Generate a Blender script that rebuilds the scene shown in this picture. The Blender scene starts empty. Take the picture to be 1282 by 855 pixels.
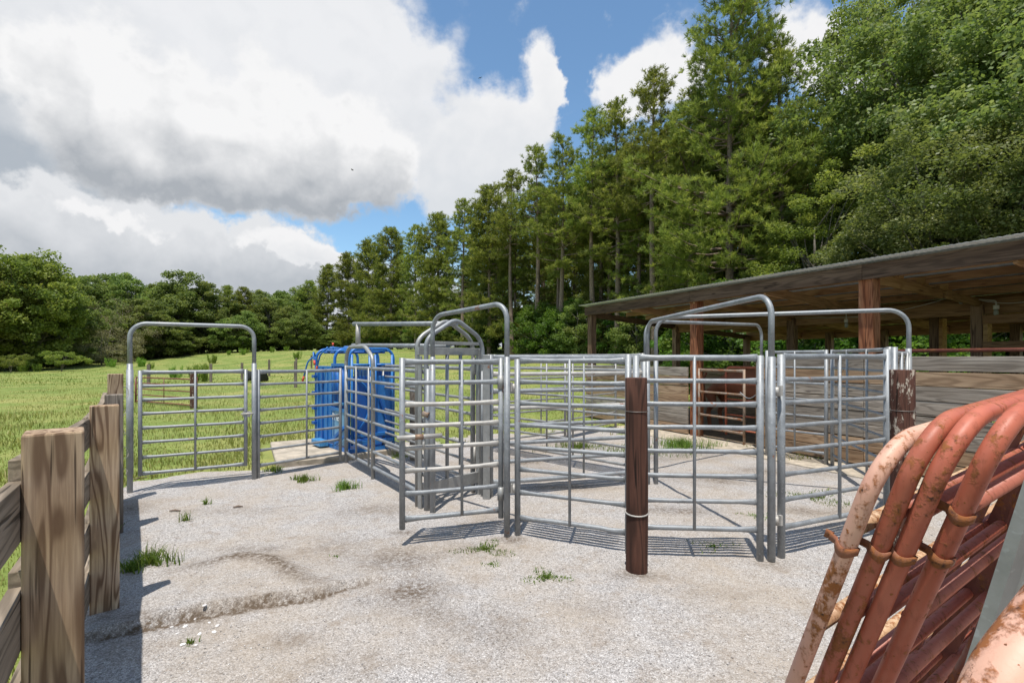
import bpy, bmesh, math, random
import numpy as np
from mathutils import Vector, Matrix
R = math.radians
random.seed(7)
C = bpy.context.scene.collection
F_PX, CX, HY, CAM_H = 640.0, 641.0, 448.0, 1.6

def at(px, Y, z=0.0):
    """photo column + depth -> world point"""
    return Vector(((px - CX) / F_PX * Y, Y, z))
def gnd(px, py):
    """photo pixel lying on the level ground -> world point"""
    Y = CAM_H * F_PX / (py - HY)
    return Vector(((px - CX) / F_PX * Y, Y, 0))

# ------------------------------------------------------------------ terrain height
def sstep(t):
    t = np.clip(t, 0, 1); return t * t * (3 - 2 * t)
LEDGE = [gnd(*p) for p in ((60, 812), (108, 803), (170, 790), (200, 783), (270, 768), (330, 757), (400, 748), (440, 735), (500, 722))]
RIDGE2 = [gnd(*p) for p in ((190, 722), (250, 712), (300, 700), (340, 706), (380, 735), (450, 742))]
def seg_dist(x, y, pts):
    best = np.full(np.shape(x), 1e9); side = np.zeros(np.shape(x)); tt = np.zeros(np.shape(x))
    n = len(pts) - 1
    for i in range(n):
        a, b = pts[i], pts[i + 1]
        dx, dy = b.x - a.x, b.y - a.y
        L2 = dx * dx + dy * dy
        t = np.clip(((x - a.x) * dx + (y - a.y) * dy) / L2, 0, 1)
        qx, qy = x - (a.x + t * dx), y - (a.y + t * dy)
        d = np.hypot(qx, qy)
        s = dx * qy - dy * qx
        m = d < best
        best = np.where(m, d, best); side = np.where(m, np.sign(s), side); tt = np.where(m, (i + t) / n, tt)
    return best, side, tt
def vnoise(x, y, seed=0):
    """cheap smooth value noise"""
    xi, yi = np.floor(x), np.floor(y)
    fx, fy = x - xi, y - yi
    fx = fx * fx * (3 - 2 * fx); fy = fy * fy * (3 - 2 * fy)
    def h(a, b):
        v = np.sin(a * 127.1 + b * 311.7 + seed * 74.7) * 43758.5453
        return v - np.floor(v)
    return (h(xi, yi) * (1 - fx) + h(xi + 1, yi) * fx) * (1 - fy) + (h(xi, yi + 1) * (1 - fx) + h(xi + 1, yi + 1) * fx) * fy
def fbm(x, y, seed=0, o=4):
    s, a, t = 0, .5, 0
    for k in range(o):
        s = s + a * vnoise(x * 2 ** k, y * 2 ** k, seed + k); t += a; a *= .5
    return s / t
def terrain(x, y):
    x = np.asarray(x, float); y = np.asarray(y, float)
    u = y + 0.6 * x
    z = 2.9 * sstep((u - 22) / 48.0)
    far = sstep((np.hypot(x, y) - 12) / 20)
    z = z + far * (fbm(x * .12, y * .12, 3) - .5) * .35
    z = z + 5.0 * sstep((np.hypot(x, y) - 150) / 150)
    near = (1 - sstep((np.hypot(x, y) - 7) / 4))
    d, s, t = seg_dist(x, y, LEDGE)
    w = np.sin(np.clip(t, 0.02, .98) * math.pi) ** .5
    wob = (fbm(x * 9, y * 9, 11) - .5) * .05
    sd = d * s + wob
    z = z + near * w * np.where(sd > 0, .08 * sstep(sd / .014) * np.exp(-np.maximum(sd, 0) / .5), 0)
    d2, s2, t2 = seg_dist(x, y, RIDGE2)
    z = z + near * .035 * np.exp(-(d2 / .12) ** 2) * np.sin(t2 * math.pi)
    z = z + near * ((fbm(x * 1.3, y * 1.3, 5) - .5) * .035 + (fbm(x * 7, y * 7, 8) - .5) * .012)
    return z
def tz(x, y): return float(terrain(x, y))

# ------------------------------------------------------------------ object helpers
def tag(o, label=None, cat=None, group=None, kind=None):
    if label: o['label'] = label
    if cat: o['category'] = cat
    if group: o['group'] = group
    if kind: o['kind'] = kind
    return o
def empty(name, loc=(0, 0, 0), rz=0.0):
    o = bpy.data.objects.new(name, None); C.objects.link(o)
    o.location = loc; o.rotation_euler = (0, 0, rz); o.empty_display_size = .2
    return o
def copy_tree(o, parent=None):
    c = o.copy(); C.objects.link(c)
    if parent is not None: c.parent = parent
    for ch in list(o.children): copy_tree(ch, c)
    return c
def fillet(pts, r, n=8):
    pts = [Vector(p) for p in pts]; out = [pts[0]]
    for i in range(1, len(pts) - 1):
        p = pts[i]; a = (pts[i - 1] - p); b = (pts[i + 1] - p)
        rr = r[i - 1] if isinstance(r, (list, tuple)) else r
        rr = min(rr, a.length * .49, b.length * .49)
        a.normalize(); b.normalize()
        p0, p2 = p + a * rr, p + b * rr
        # conic blend with a circular feel
        for k in range(n + 1):
            t = k / n; w = 0.75
            den = (1 - t) ** 2 + 2 * w * t * (1 - t) + t * t
            out.append((p0 * (1 - t) ** 2 + p * (2 * w * t * (1 - t)) + p2 * t * t) / den)
    out.append(pts[-1]); return out
class MB:
    def __init__(s): s.v = []; s.f = []; s.sm = []
    def box(s, x0, x1, y0, y1, z0, z1, M=None):
        b = len(s.v)
        for p in ((x0, y0, z0), (x1, y0, z0), (x1, y1, z0), (x0, y1, z0), (x0, y0, z1), (x1, y0, z1), (x1, y1, z1), (x0, y1, z1)):
            p = Vector(p); s.v.append(M @ p if M else p)
        for f in ((0, 3, 2, 1), (4, 5, 6, 7), (0, 1, 5, 4), (1, 2, 6, 5), (2, 3, 7, 6), (3, 0, 4, 7)):
            s.f.append([b + i for i in f]); s.sm.append(False)
        return s
    def beam(s, a, b, w, h, up=(0, 0, 1)):
        """box beam between two points, w across, h along up"""
        a, b = Vector(a), Vector(b); x = (b - a); L = x.length; x.normalize()
        up = Vector(up); y = up.cross(x)
        if y.length < 1e-4: y = Vector((0, 1, 0)).cross(x)
        y.normalize(); z = x.cross(y)
        M = Matrix((x, y, z)).transposed().to_4x4(); M.translation = a
        return s.box(0, L, -w / 2, w / 2, -h / 2, h / 2, M)
    def tube(s, pts, r, seg=10, cap=True, hint=None):
        pts = [Vector(p) for p in pts]; n = len(pts)
        if not isinstance(r, (list, tuple)): r = [r] * n
        T = []
        for i in range(n):
            t = pts[min(i + 1, n - 1)] - pts[max(i - 1, 0)]
            T.append(t.normalized())
        h = Vector(hint) if hint else (Vector((0, 0, 1)) if abs(T[0].z) < .9 else Vector((0, 1, 0)))
        u = (h - T[0] * h.dot(T[0])).normalized()
        b = len(s.v)
        for i in range(n):
            u = (u - T[i] * u.dot(T[i])).normalized(); w = T[i].cross(u)
            ra, rb = r[i] if isinstance(r[i], tuple) else (r[i], r[i])
            for k in range(seg):
                a = 2 * math.pi * k / seg
                s.v.append(pts[i] + u * (math.cos(a) * ra) + w * (math.sin(a) * rb))
        for i in range(n - 1):
            for k in range(seg):
                k2 = (k + 1) % seg
                s.f.append([b + i * seg + k, b + i * seg + k2, b + (i + 1) * seg + k2, b + (i + 1) * seg + k]); s.sm.append(True)
        if cap:
            s.f.append([b + k for k in range(seg)][::-1]); s.sm.append(False)
            s.f.append([b + (n - 1) * seg + k for k in range(seg)]); s.sm.append(False)
        return s
    def build(s, name, mat, parent=None, bevel=0, loc=None, rot=None):
        me = bpy.data.meshes.new(name)
        me.from_pydata([tuple(v) for v in s.v], [], s.f)
        me.polygons.foreach_set('use_smooth', s.sm)
        me.materials.append(mat); me.update()
        o = bpy.data.objects.new(name, me); C.objects.link(o)
        if parent is not None: o.parent = parent
        if loc is not None: o.location = loc
        if rot is not None: o.rotation_euler = rot
        if bevel:
            m = o.modifiers.new('edge', 'BEVEL'); m.width = bevel; m.segments = 2; m.limit_method = 'ANGLE'
        return o
def mesh_np(name, V, F, mat, tint=None, smooth=False):
    me = bpy.data.meshes.new(name)
    V = np.ascontiguousarray(V, dtype=np.float32); F = np.ascontiguousarray(F, dtype=np.int32)
    n, k = F.shape
    me.vertices.add(len(V)); me.vertices.foreach_set('co', V.ravel())
    me.loops.add(n * k); me.loops.foreach_set('vertex_index', F.ravel())
    me.polygons.add(n); me.polygons.foreach_set('loop_start', np.arange(0, n * k, k, dtype=np.int32))
    if smooth: me.polygons.foreach_set('use_smooth', np.ones(n, dtype=bool))
    if tint is not None:
        a = me.attributes.new('tint', 'FLOAT', 'FACE'); a.data.foreach_set('value', np.asarray(tint, dtype=np.float32))
    me.materials.append(mat); me.update(); me.validate()
    return me
def link(name, me, parent=None):
    o = bpy.data.objects.new(name, me); C.objects.link(o)
    if parent is not None: o.parent = parent
    return o

# ------------------------------------------------------------------ materials
class NT:
    def __init__(s, name):
        s.m = bpy.data.materials.new(name); s.m.use_nodes = True
        s.t = s.m.node_tree; s.t.nodes.clear()
        s.out = s.n('ShaderNodeOutputMaterial')
    def n(s, typ, **kw):
        nd = s.t.nodes.new(typ)
        for k, v in kw.items(): setattr(nd, k, v)
        return nd
    def l(s, a, b): s.t.links.new(a, b)
    def setv(s, sock, v):
        if hasattr(v, 'links'): s.l(v, sock)
        elif v is not None: sock.default_value = v
    def math(s, op, a, b=None, clamp=False):
        nd = s.n('ShaderNodeMath', operation=op, use_clamp=clamp)
        s.setv(nd.inputs[0], a)
        if b is not None: s.setv(nd.inputs[1], b)
        return nd.outputs[0]
    def mixc(s, f, a, b, blend='MIX'):
        nd = s.n('ShaderNodeMix', data_type='RGBA', blend_type=blend)
        s.setv(nd.inputs[0], f)
        for i, v in ((6, a), (7, b)):
            if isinstance(v, tuple): v = (*v[:3], 1)
            s.setv(nd.inputs[i], v)
        return nd.outputs[2]
    def noise(s, vec, scale, detail=3, rough=.5, dist=0, dim='3D'):
        nd = s.n('ShaderNodeTexNoise', noise_dimensions=dim)
        if vec is not None: s.l(vec, nd.inputs['Vector'])
        nd.inputs['Scale'].default_value = scale; nd.inputs['Detail'].default_value = detail
        nd.inputs['Roughness'].default_value = rough; nd.inputs['Distortion'].default_value = dist
        return nd.outputs['Fac']
    def ramp(s, f, stops, interp='LINEAR'):
        nd = s.n('ShaderNodeValToRGB'); nd.color_ramp.interpolation = interp
        e = nd.color_ramp.elements
        while len(e) < len(stops): e.new(.5)
        for i, (p, c) in enumerate(stops):
            e[i].position = p
            e[i].color = (*c, 1) if isinstance(c, tuple) else (c, c, c, 1)
        s.l(f, nd.inputs[0]); return nd.outputs[0]
    def mapr(s, f, a, b, c=0., d=1.):
        nd = s.n('ShaderNodeMapRange'); s.setv(nd.inputs[0], f)
        for i, v in enumerate((a, b, c, d)): nd.inputs[i + 1].default_value = v
        return nd.outputs[0]
    def obj(s): return s.n('ShaderNodeTexCoord').outputs['Object']
    def geo(s): return s.n('ShaderNodeNewGeometry').outputs['Position']
    def rnd(s): return s.n('ShaderNodeObjectInfo').outputs['Random']
    def scaled(s, vec, sc, off=None):
        nd = s.n('ShaderNodeMapping'); s.l(vec, nd.inputs[0]); nd.inputs['Scale'].default_value = sc
        if off is not None: s.l(off, nd.inputs['Location'])
        return nd.outputs[0]
    def bump(s, h, strength=.3, dist=.01):
        nd = s.n('ShaderNodeBump'); s.l(h, nd.inputs['Height'])
        nd.inputs['Strength'].default_value = strength; nd.inputs['Distance'].default_value = dist
        return nd.outputs[0]
    def pbr(s, col, rough=.6, metal=0., normal=None, spec=.5):
        p = s.n('ShaderNodeBsdfPrincipled')
        if isinstance(col, tuple): col = (*col, 1)
        s.setv(p.inputs['Base Color'], col); s.setv(p.inputs['Roughness'], rough); s.setv(p.inputs['Metallic'], metal)
        p.inputs['Specular IOR Level'].default_value = spec
        if normal is not None: s.l(normal, p.inputs['Normal'])
        s.l(p.outputs[0], s.out.inputs[0]); return p

def galv_mat(name, base=(.31, .325, .34), lo=(.21, .22, .23), metal=.35, rust=.045, rough=.5):
    m = NT(name); g = m.geo()
    n1 = m.noise(g, 9, 5, .65); n2 = m.noise(g, 60, 2, .5); n3 = m.noise(g, 2.3, 3, .6)
    c = m.mixc(m.mapr(n1, .35, .68), lo, base)
    c = m.mixc(m.mapr(n2, .62, .7, 0, .35), c, (.50, .52, .54))        # pale zinc speckles
    c = m.mixc(m.mapr(n3, .58, .72, 0, .5), c, (.36, .355, .34))         # chalky oxide
    rm = m.mapr(m.noise(g, 7, 4, .7), .70 - rust, .76 - rust, 0, .9)
    c = m.mixc(rm, c, (.24, .09, .035))
    me = m.math('SUBTRACT', metal, m.math('MULTIPLY', rm, metal))
    m.pbr(c, m.mapr(n1, .3, .7, rough - .08, rough + .15), me, m.bump(n2, .12, .003)); return m.m
def wood_mat(name, dark, mid, light, axis, contrast=1.0, ring=9., paint=None, paint_amt=0., wear=.5):
    """grain runs along local `axis`; ring figure, fine fibres, cracks, knots"""
    m = NT(name); o = m.obj(); rn = m.rnd()
    cmb = m.n('ShaderNodeCombineXYZ')
    for i in range(3): m.l(m.math('MULTIPLY', rn, (17., 31., 23.)[i]), cmb.inputs[i])
    sc = {'X': (.10, 1, 1), 'Z': (1, 1, .10)}[axis]; fine = {'X': (.04, 1, 1), 'Z': (1, 1, .04)}[axis]
    v = m.scaled(o, sc, cmb.outputs[0]); vf = m.scaled(o, fine, cmb.outputs[0])
    warp = m.noise(v, 8.5, 2, .45, .5)
    rings = m.n('ShaderNodeMath', operation='SINE')
    m.l(m.math('MULTIPLY', warp, ring * 6.283), rings.inputs[0])
    rg = m.mapr(rings.outputs[0], -.55, .9)
    rg = m.math('POWER', rg, 1.6)
    fib = m.noise(vf, 110, 3, .6); blot = m.noise(v, 5, 4, .6); crack = m.noise(vf, 45, 2, .5)
    c = m.mixc(m.mapr(blot, .38, .62), mid, light)
    c = m.mixc(m.math('MULTIPLY', rg, .78 * contrast), c, dark)
    c = m.mixc(m.mapr(fib, .4, .62, .35 * contrast, 0), c, dark)
    ck = m.mapr(crack, .30, .35, .85, 0)
    c = m.mixc(ck, c, tuple(x * .35 for x in dark))
    # knots
    vo = m.n('ShaderNodeTexVoronoi'); m.l(m.scaled(o, {'X': (.9, 3.2, 3.2), 'Z': (3.2, 3.2, .9)}[axis], cmb.outputs[0]), vo.inputs['Vector']); vo.inputs['Scale'].default_value = 1.6
    kn = m.mapr(vo.outputs['Distance'], .05, .10, .75, 0)
    c = m.mixc(kn, c, tuple(x * .7 for x in dark))
    if paint:
        pm = m.mapr(m.noise(m.scaled(o, {'X': (.4, 1, 1), 'Z': (1, 1, .4)}[axis], cmb.outputs[0]), 22, 6, .75), paint_amt - .03, paint_amt + .03)
        c = m.mixc(pm, paint, c)
    tone = m.mapr(rn, 0, 1, .78, 1.15)
    mul = m.n('ShaderNodeVectorMath', operation='SCALE'); m.l(c, mul.inputs[0]); m.l(tone, mul.inputs['Scale'])
    h = m.math('ADD', m.math('MULTIPLY', fib, .5), m.math('MULTIPLY', ck, -1.))
    m.pbr(mul.outputs[0], .82, 0, m.bump(h, .45, .004), .25); return m.m
def simple(name, col, rough=.6, metal=0., var=.25, scale=12., bump=.2):
    m = NT(name); g = m.obj(); n1 = m.noise(g, scale, 5, .6)
    c = m.mixc(m.mapr(n1, .3, .7), tuple(x * (1 - var) for x in col), tuple(min(1, x * (1 + var)) for x in col))
    m.pbr(c, rough, metal, m.bump(n1, bump, .005)); return m.m
def leaf_mat(name, c1, c2, c3, trans=.35, gloss=.5, spec=.3):
    m = NT(name)
    a = m.n('ShaderNodeAttribute', attribute_name='tint'); rn = m.rnd()
    f = a.outputs['Fac']
    c = m.ramp(f, [(0., c1), (.55, c2), (1., c3)])
    hsv = m.n('ShaderNodeHueSaturation'); m.l(c, hsv.inputs['Color'])
    m.l(m.mapr(rn, 0, 1, .485, .515), hsv.inputs['Hue']); m.l(m.mapr(rn, 0, 1, .8, 1.2), hsv.inputs['Value'])
    col = hsv.outputs[0]
    p = m.n('ShaderNodeBsdfPrincipled'); m.l(col, p.inputs['Base Color']); p.inputs['Roughness'].default_value = gloss
    p.inputs['Specular IOR Level'].default_value = spec
    tr = m.n('ShaderNodeBsdfTranslucent')
    tc = m.mixc(.5, col, (1.0, 1.0, .25), 'MULTIPLY'); m.l(tc, tr.inputs[0])
    br = m.n('ShaderNodeVectorMath', operation='SCALE'); m.l(tc, br.inputs[0]); br.inputs['Scale'].default_value = 1.7; m.l(br.outputs[0], tr.inputs[0])
    mx = m.n('ShaderNodeMixShader'); mx.inputs[0].default_value = trans
    m.l(p.outputs[0], mx.inputs[1]); m.l(tr.outputs[0], mx.inputs[2]); m.l(mx.outputs[0], m.out.inputs[0]); return m.m
def paint_rust(name, paint, rust_amt=.45, fade=None, rust=(.20, .07, .025), rough=.5):
    """old enamel over steel; rust_amt = threshold (lower = more rust)"""
    m = NT(name); g = m.geo()
    big = m.noise(g, 9, 6, .75); sm = m.noise(g, 60, 4, .65)
    fl = m.noise(m.scaled(g, (2.2, 2.2, .55)), 26, 5, .7)
    ru = m.mapr(m.math('ADD', m.math('ADD', m.math('MULTIPLY', big, .5), m.math('MULTIPLY', sm, .25)), m.math('MULTIPLY', fl, .25)), rust_amt - .01, rust_amt + .045)
    sp = m.mapr(m.noise(g, 120, 2, .5), .70, .73)
    ru = m.math('MAXIMUM', ru, sp)
    fd = fade or tuple(min(1, x * 1.35 + .03) for x in paint)
    c = m.mixc(m.mapr(m.noise(g, 3.2, 4, .6), .35, .65), paint, fd)
    rc = m.mixc(m.mapr(m.noise(g, 30, 4, .6), .35, .65), rust, (.30, .105, .032))
    rc = m.mixc(m.mapr(m.noise(g, 80, 3, .6), .55, .7), rc, (.07, .03, .02))
    c = m.mixc(m.mapr(fl, .5, .72, 0, .55), c, tuple(x * .55 for x in paint))
    c = m.mixc(ru, c, rc)
    m.pbr(c, m.mapr(ru, 0, 1, rough, .9), 0, m.bump(m.math('ADD', ru, m.math('MULTIPLY', sm, .6)), .35, .002), .4); return m.m

M = {}
M['galv'] = galv_mat('galvanised_pipe')
M['galv_pale'] = galv_mat('weathered_pale_pipe', (.50, .475, .44), (.36, .34, .315), .25, .06)
M['galv_dull'] = galv_mat('dull_zinc', (.36, .36, .35), (.26, .26, .255), .45, .05, .5)
M['galv_rusty'] = galv_mat('rusted_pipe', (.33, .27, .22), (.25, .15, .09), .3, .16, .6)
M['wood_post'] = wood_mat('pine_post', (.15, .088, .052), (.43, .30, .19), (.57, .43, .30), 'Z', 1.15, 10)
M['wood_post_grey'] = wood_mat('grey_post', (.09, .07, .055), (.20, .165, .135), (.30, .25, .205), 'Z', .9, 8)
M['wood_rail'] = wood_mat('fence_rail', (.11, .085, .06), (.24, .19, .14), (.36, .29, .22), 'X', .8, 8)
M['barn_board'] = wood_mat('weathered_board', (.11, .088, .07), (.29, .245, .20), (.42, .37, .315), 'X', .75, 7)
M['barn_board_brown'] = wood_mat('brown_board', (.13, .075, .042), (.31, .195, .115), (.44, .31, .20), 'X', .7, 6)
M['fascia'] = wood_mat('fascia_timber', (.035, .021, .014), (.095, .058, .038), (.165, .11, .075), 'X', .7, 6)
M['barn_timber'] = wood_mat('barn_timber', (.14, .07, .033), (.34, .185, .09), (.46, .28, .15), 'X', .6, 5)
M['barn_post'] = wood_mat('barn_post', (.08, .045, .028), (.21, .13, .08), (.32, .21, .135), 'Z', .9, 7)
M['yellow_timber'] = wood_mat('yellow_timber', (.20, .10, .035), (.42, .245, .10), (.52, .34, .16), 'X', .6, 6)
M['red_post'] = wood_mat('barked_red_post', (.12, .036, .016), (.37, .13, .055), (.48, .24, .13), 'Z', 1.0, 8)
M['brown_paint_post'] = wood_mat('creosote_post', (.028, .014, .010), (.085, .036, .024), (.135, .062, .042), 'Z', .9, 6)
M['peeling_post'] = wood_mat('peeling_post', (.04, .018, .012), (.085, .035, .025), (.13, .06, .04), 'Z', .9, 6, (.42, .36, .29), .42)
M['bark'] = simple('pine_bark', (.21, .155, .12), .95, 0, .45, 9, .8)
M['bark_grey'] = simple('grey_bark', (.17, .15, .125), .95, 0, .4, 8, .8)
M['concrete'] = simple('concrete', (.38, .325, .255), .9, 0, .35, 7, .4)
M['blue'] = paint_rust('blue_enamel', (.010, .12, .42), .63, (.04, .20, .50), rough=.35)
M['blue_dark'] = paint_rust('dark_blue_enamel', (.010, .085, .34), .66, (.015, .11, .40), rough=.4)
M['red_paint'] = paint_rust('red_enamel', (.40, .095, .052), .545, (.50, .155, .095))
M['red_mid'] = paint_rust('red_enamel_worn', (.34, .085, .048), .515, (.44, .135, .08))
M['red_rail'] = paint_rust('brick_red_rail', (.34, .095, .06), .54, (.42, .14, .09), (.16, .06, .03))
M['red_cream'] = paint_rust('cream_rail', (.46, .26, .15), .50, (.56, .38, .22), (.24, .10, .035))
M['red_dark'] = paint_rust('oxide_red', (.15, .045, .032), .53, (.20, .07, .05), (.12, .05, .025))
M['red_pink'] = paint_rust('faded_pink_enamel', (.56, .27, .19), .54, (.66, .40, .29))
M['red_pale'] = paint_rust('sunbleached_enamel', (.60, .30, .22), .515, (.68, .43, .31), (.28, .11, .035))
M['clip'] = paint_rust('rusty_strap', (.22, .08, .045), .48, (.30, .12, .06), (.22, .085, .03))
M['tin'] = galv_mat('roof_tin', (.52, .53, .53), (.38, .38, .37), .35, .04, .5)
M['white_plastic'] = simple('white_ceramic', (.62, .60, .55), .35, 0, .08)
M['rubber'] = simple('black_rubber', (.02, .02, .02), .6)
M['wire'] = simple('wire', (.22, .20, .18), .5, .6)
M['red_grip'] = simple('red_grip', (.55, .07, .03), .5)
M['leaf_pine'] = leaf_mat('pine_needles', (.10, .13, .030), (.19, .23, .052), (.35, .36, .10), .42, .55, .25)
M['leaf_far'] = leaf_mat('far_leaves', (.09, .13, .034), (.155, .205, .055), (.27, .30, .095), .40, .55, .2)
M['leaf_near'] = leaf_mat('silver_green_leaves', (.08, .115, .032), (.155, .195, .058), (.28, .30, .14), .40, .5, .35)
M['leaf_under'] = leaf_mat('bright_undergrowth', (.045, .095, .015), (.085, .155, .022), (.17, .25, .045), .45)
M['leaf_tan'] = leaf_mat('tan_twigs', (.15, .135, .065), (.21, .19, .10), (.30, .27, .16), .25)
M['leaf_sweet'] = leaf_mat('yellow_green_leaves', (.095, .125, .028), (.175, .21, .045), (.31, .32, .09), .42, .55, .2)
M['grass'] = leaf_mat('grass_blades', (.15, .185, .042), (.22, .235, .06), (.35, .32, .12), .35)
M['tuft'] = leaf_mat('tuft_blades', (.07, .14, .02), (.12, .20, .03), (.22, .27, .07), .4)
M['weed'] = leaf_mat('weed_fronds', (.11, .19, .025), (.18, .28, .04), (.26, .36, .07), .4)
M['hide_brown'] = simple('reddish_hide', (.26, .085, .035), .75, 0, .2, 6)
M['hide_black'] = simple('black_hide', (.012, .011, .010), .6, 0, .2, 6)
M['pebble'] = None

# ================================================================== GROUND
def inside(x, y, poly):
    r = np.zeros(np.shape(x), bool); n = len(poly)
    for i in range(n):
        (x0, y0), (x1, y1) = poly[i], poly[(i + 1) % n]
        cnd = ((y0 > y) != (y1 > y)) & (x < (x1 - x0) * (y - y0) / (y1 - y0 + 1e-12) + x0)
        r ^= cnd
    return r
GPOLY = [(.2, -6), (-.25, -.2), (-1.5, 1.5), (-2.6, 2.95), (-3.85, 4.7), (-4.75, 5.9), (-4.9, 6.6), (-4.3, 7.15), (-3.5, 7.3), (-2.9, 7.75), (-2.2, 8.6),
         (-1.7, 9.4), (-.6, 10.1), (.5, 10.6), (1.6, 11.2), (2.6, 11.4), (3.4, 11.0), (4.2, 9.2), (6.5, 4.6), (9, 0), (9, -6)]
DIRT = [(508, 742, .30, .26, .8), (545, 770, .22, .2, .6), (600, 785, .3, .25, .5), (500, 700, .35, .3, .6), (300, 640, .5, .12, .45), (330, 690, .3, .1, .6), (180, 780, .35, .06, .7), (560, 690, .5, .2, .5), (750, 760, .3, .12, .3), (880, 740, .4, .1, .3), (560, 735, .2, .15, .5), (420, 690, .5, .3, .35),
        (360, 800, .2, .1, .35), (620, 655, .35, .25, .55), (250, 585, .5, .25, .5), (470, 640, .4, .35, .5), (660, 600, .5, .3, .35), (430, 830, .25, .12, .3),
        (140, 800, .35, .2, .4), (860, 600, .6, .4, .3), (700, 560, .8, .5, .8), (900, 600, .7, .35, .7), (640, 580, .8, .5, .8), (980, 590, .7, .3, .7), (797, 720, .17, .09, 1.), (640, 676, .12, .1, .8), (970, 706, .14, .08, .8), (503, 668, .12, .08, .8), (150, 640, .25, .4, .6), (700, 610, .5, .2, .8), (850, 640, .5, .15, .6), (1020, 640, .5, .2, .6), (830, 570, .9, .5, .7)]
def ground_masks(x, y):
    dpoly, _, _ = seg_dist(x, y, [Vector((a, b, 0)) for a, b in GPOLY])
    sd = np.where(inside(x, y, GPOLY), dpoly, -dpoly)
    n = fbm(x * 1.7, y * 1.7, 21, 5) - .5
    soft = np.where(y > 7.8, 1.5, .16)
    g = sstep((sd + n * soft * 2.2) / soft + .5)
    d = np.zeros(np.shape(x))
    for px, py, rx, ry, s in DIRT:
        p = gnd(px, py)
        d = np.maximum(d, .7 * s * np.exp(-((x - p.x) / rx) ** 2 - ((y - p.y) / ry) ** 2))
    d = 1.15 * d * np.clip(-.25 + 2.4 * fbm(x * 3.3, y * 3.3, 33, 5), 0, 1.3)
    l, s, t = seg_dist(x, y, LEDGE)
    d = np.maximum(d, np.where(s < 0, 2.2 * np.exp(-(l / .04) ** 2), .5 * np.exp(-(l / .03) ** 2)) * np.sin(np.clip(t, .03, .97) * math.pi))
    l2, s2, t2 = seg_dist(x, y, RIDGE2)
    d = np.maximum(d, .9 * np.exp(-(l2 / .08) ** 2) * np.sin(t2 * math.pi))
    u = Vector((.444, -.896)); q = (x - 2.1) * .896 + (y - 13.8) * .444
    barn = sstep((q + .05) / .1) * sstep((7.0 - q) / .6) * sstep(((x - 2.1) * .444 - (y - 13.8) * .896 + .6) / .4)
    return g, np.clip(d, 0, 1), barn
def axis(fine0, fine1, step, far0, far1, grow=1.07):
    a = list(np.arange(fine0, fine1 + 1e-6, step))
    s = step; p = fine1
    while p < far1: s = min(s * grow, 12); p += s; a.append(p)
    s = step; p = fine0; b = []
    while p > far0: s = min(s * grow, 12); p -= s; b.append(p)
    return np.array(b[::-1] + a)
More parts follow.
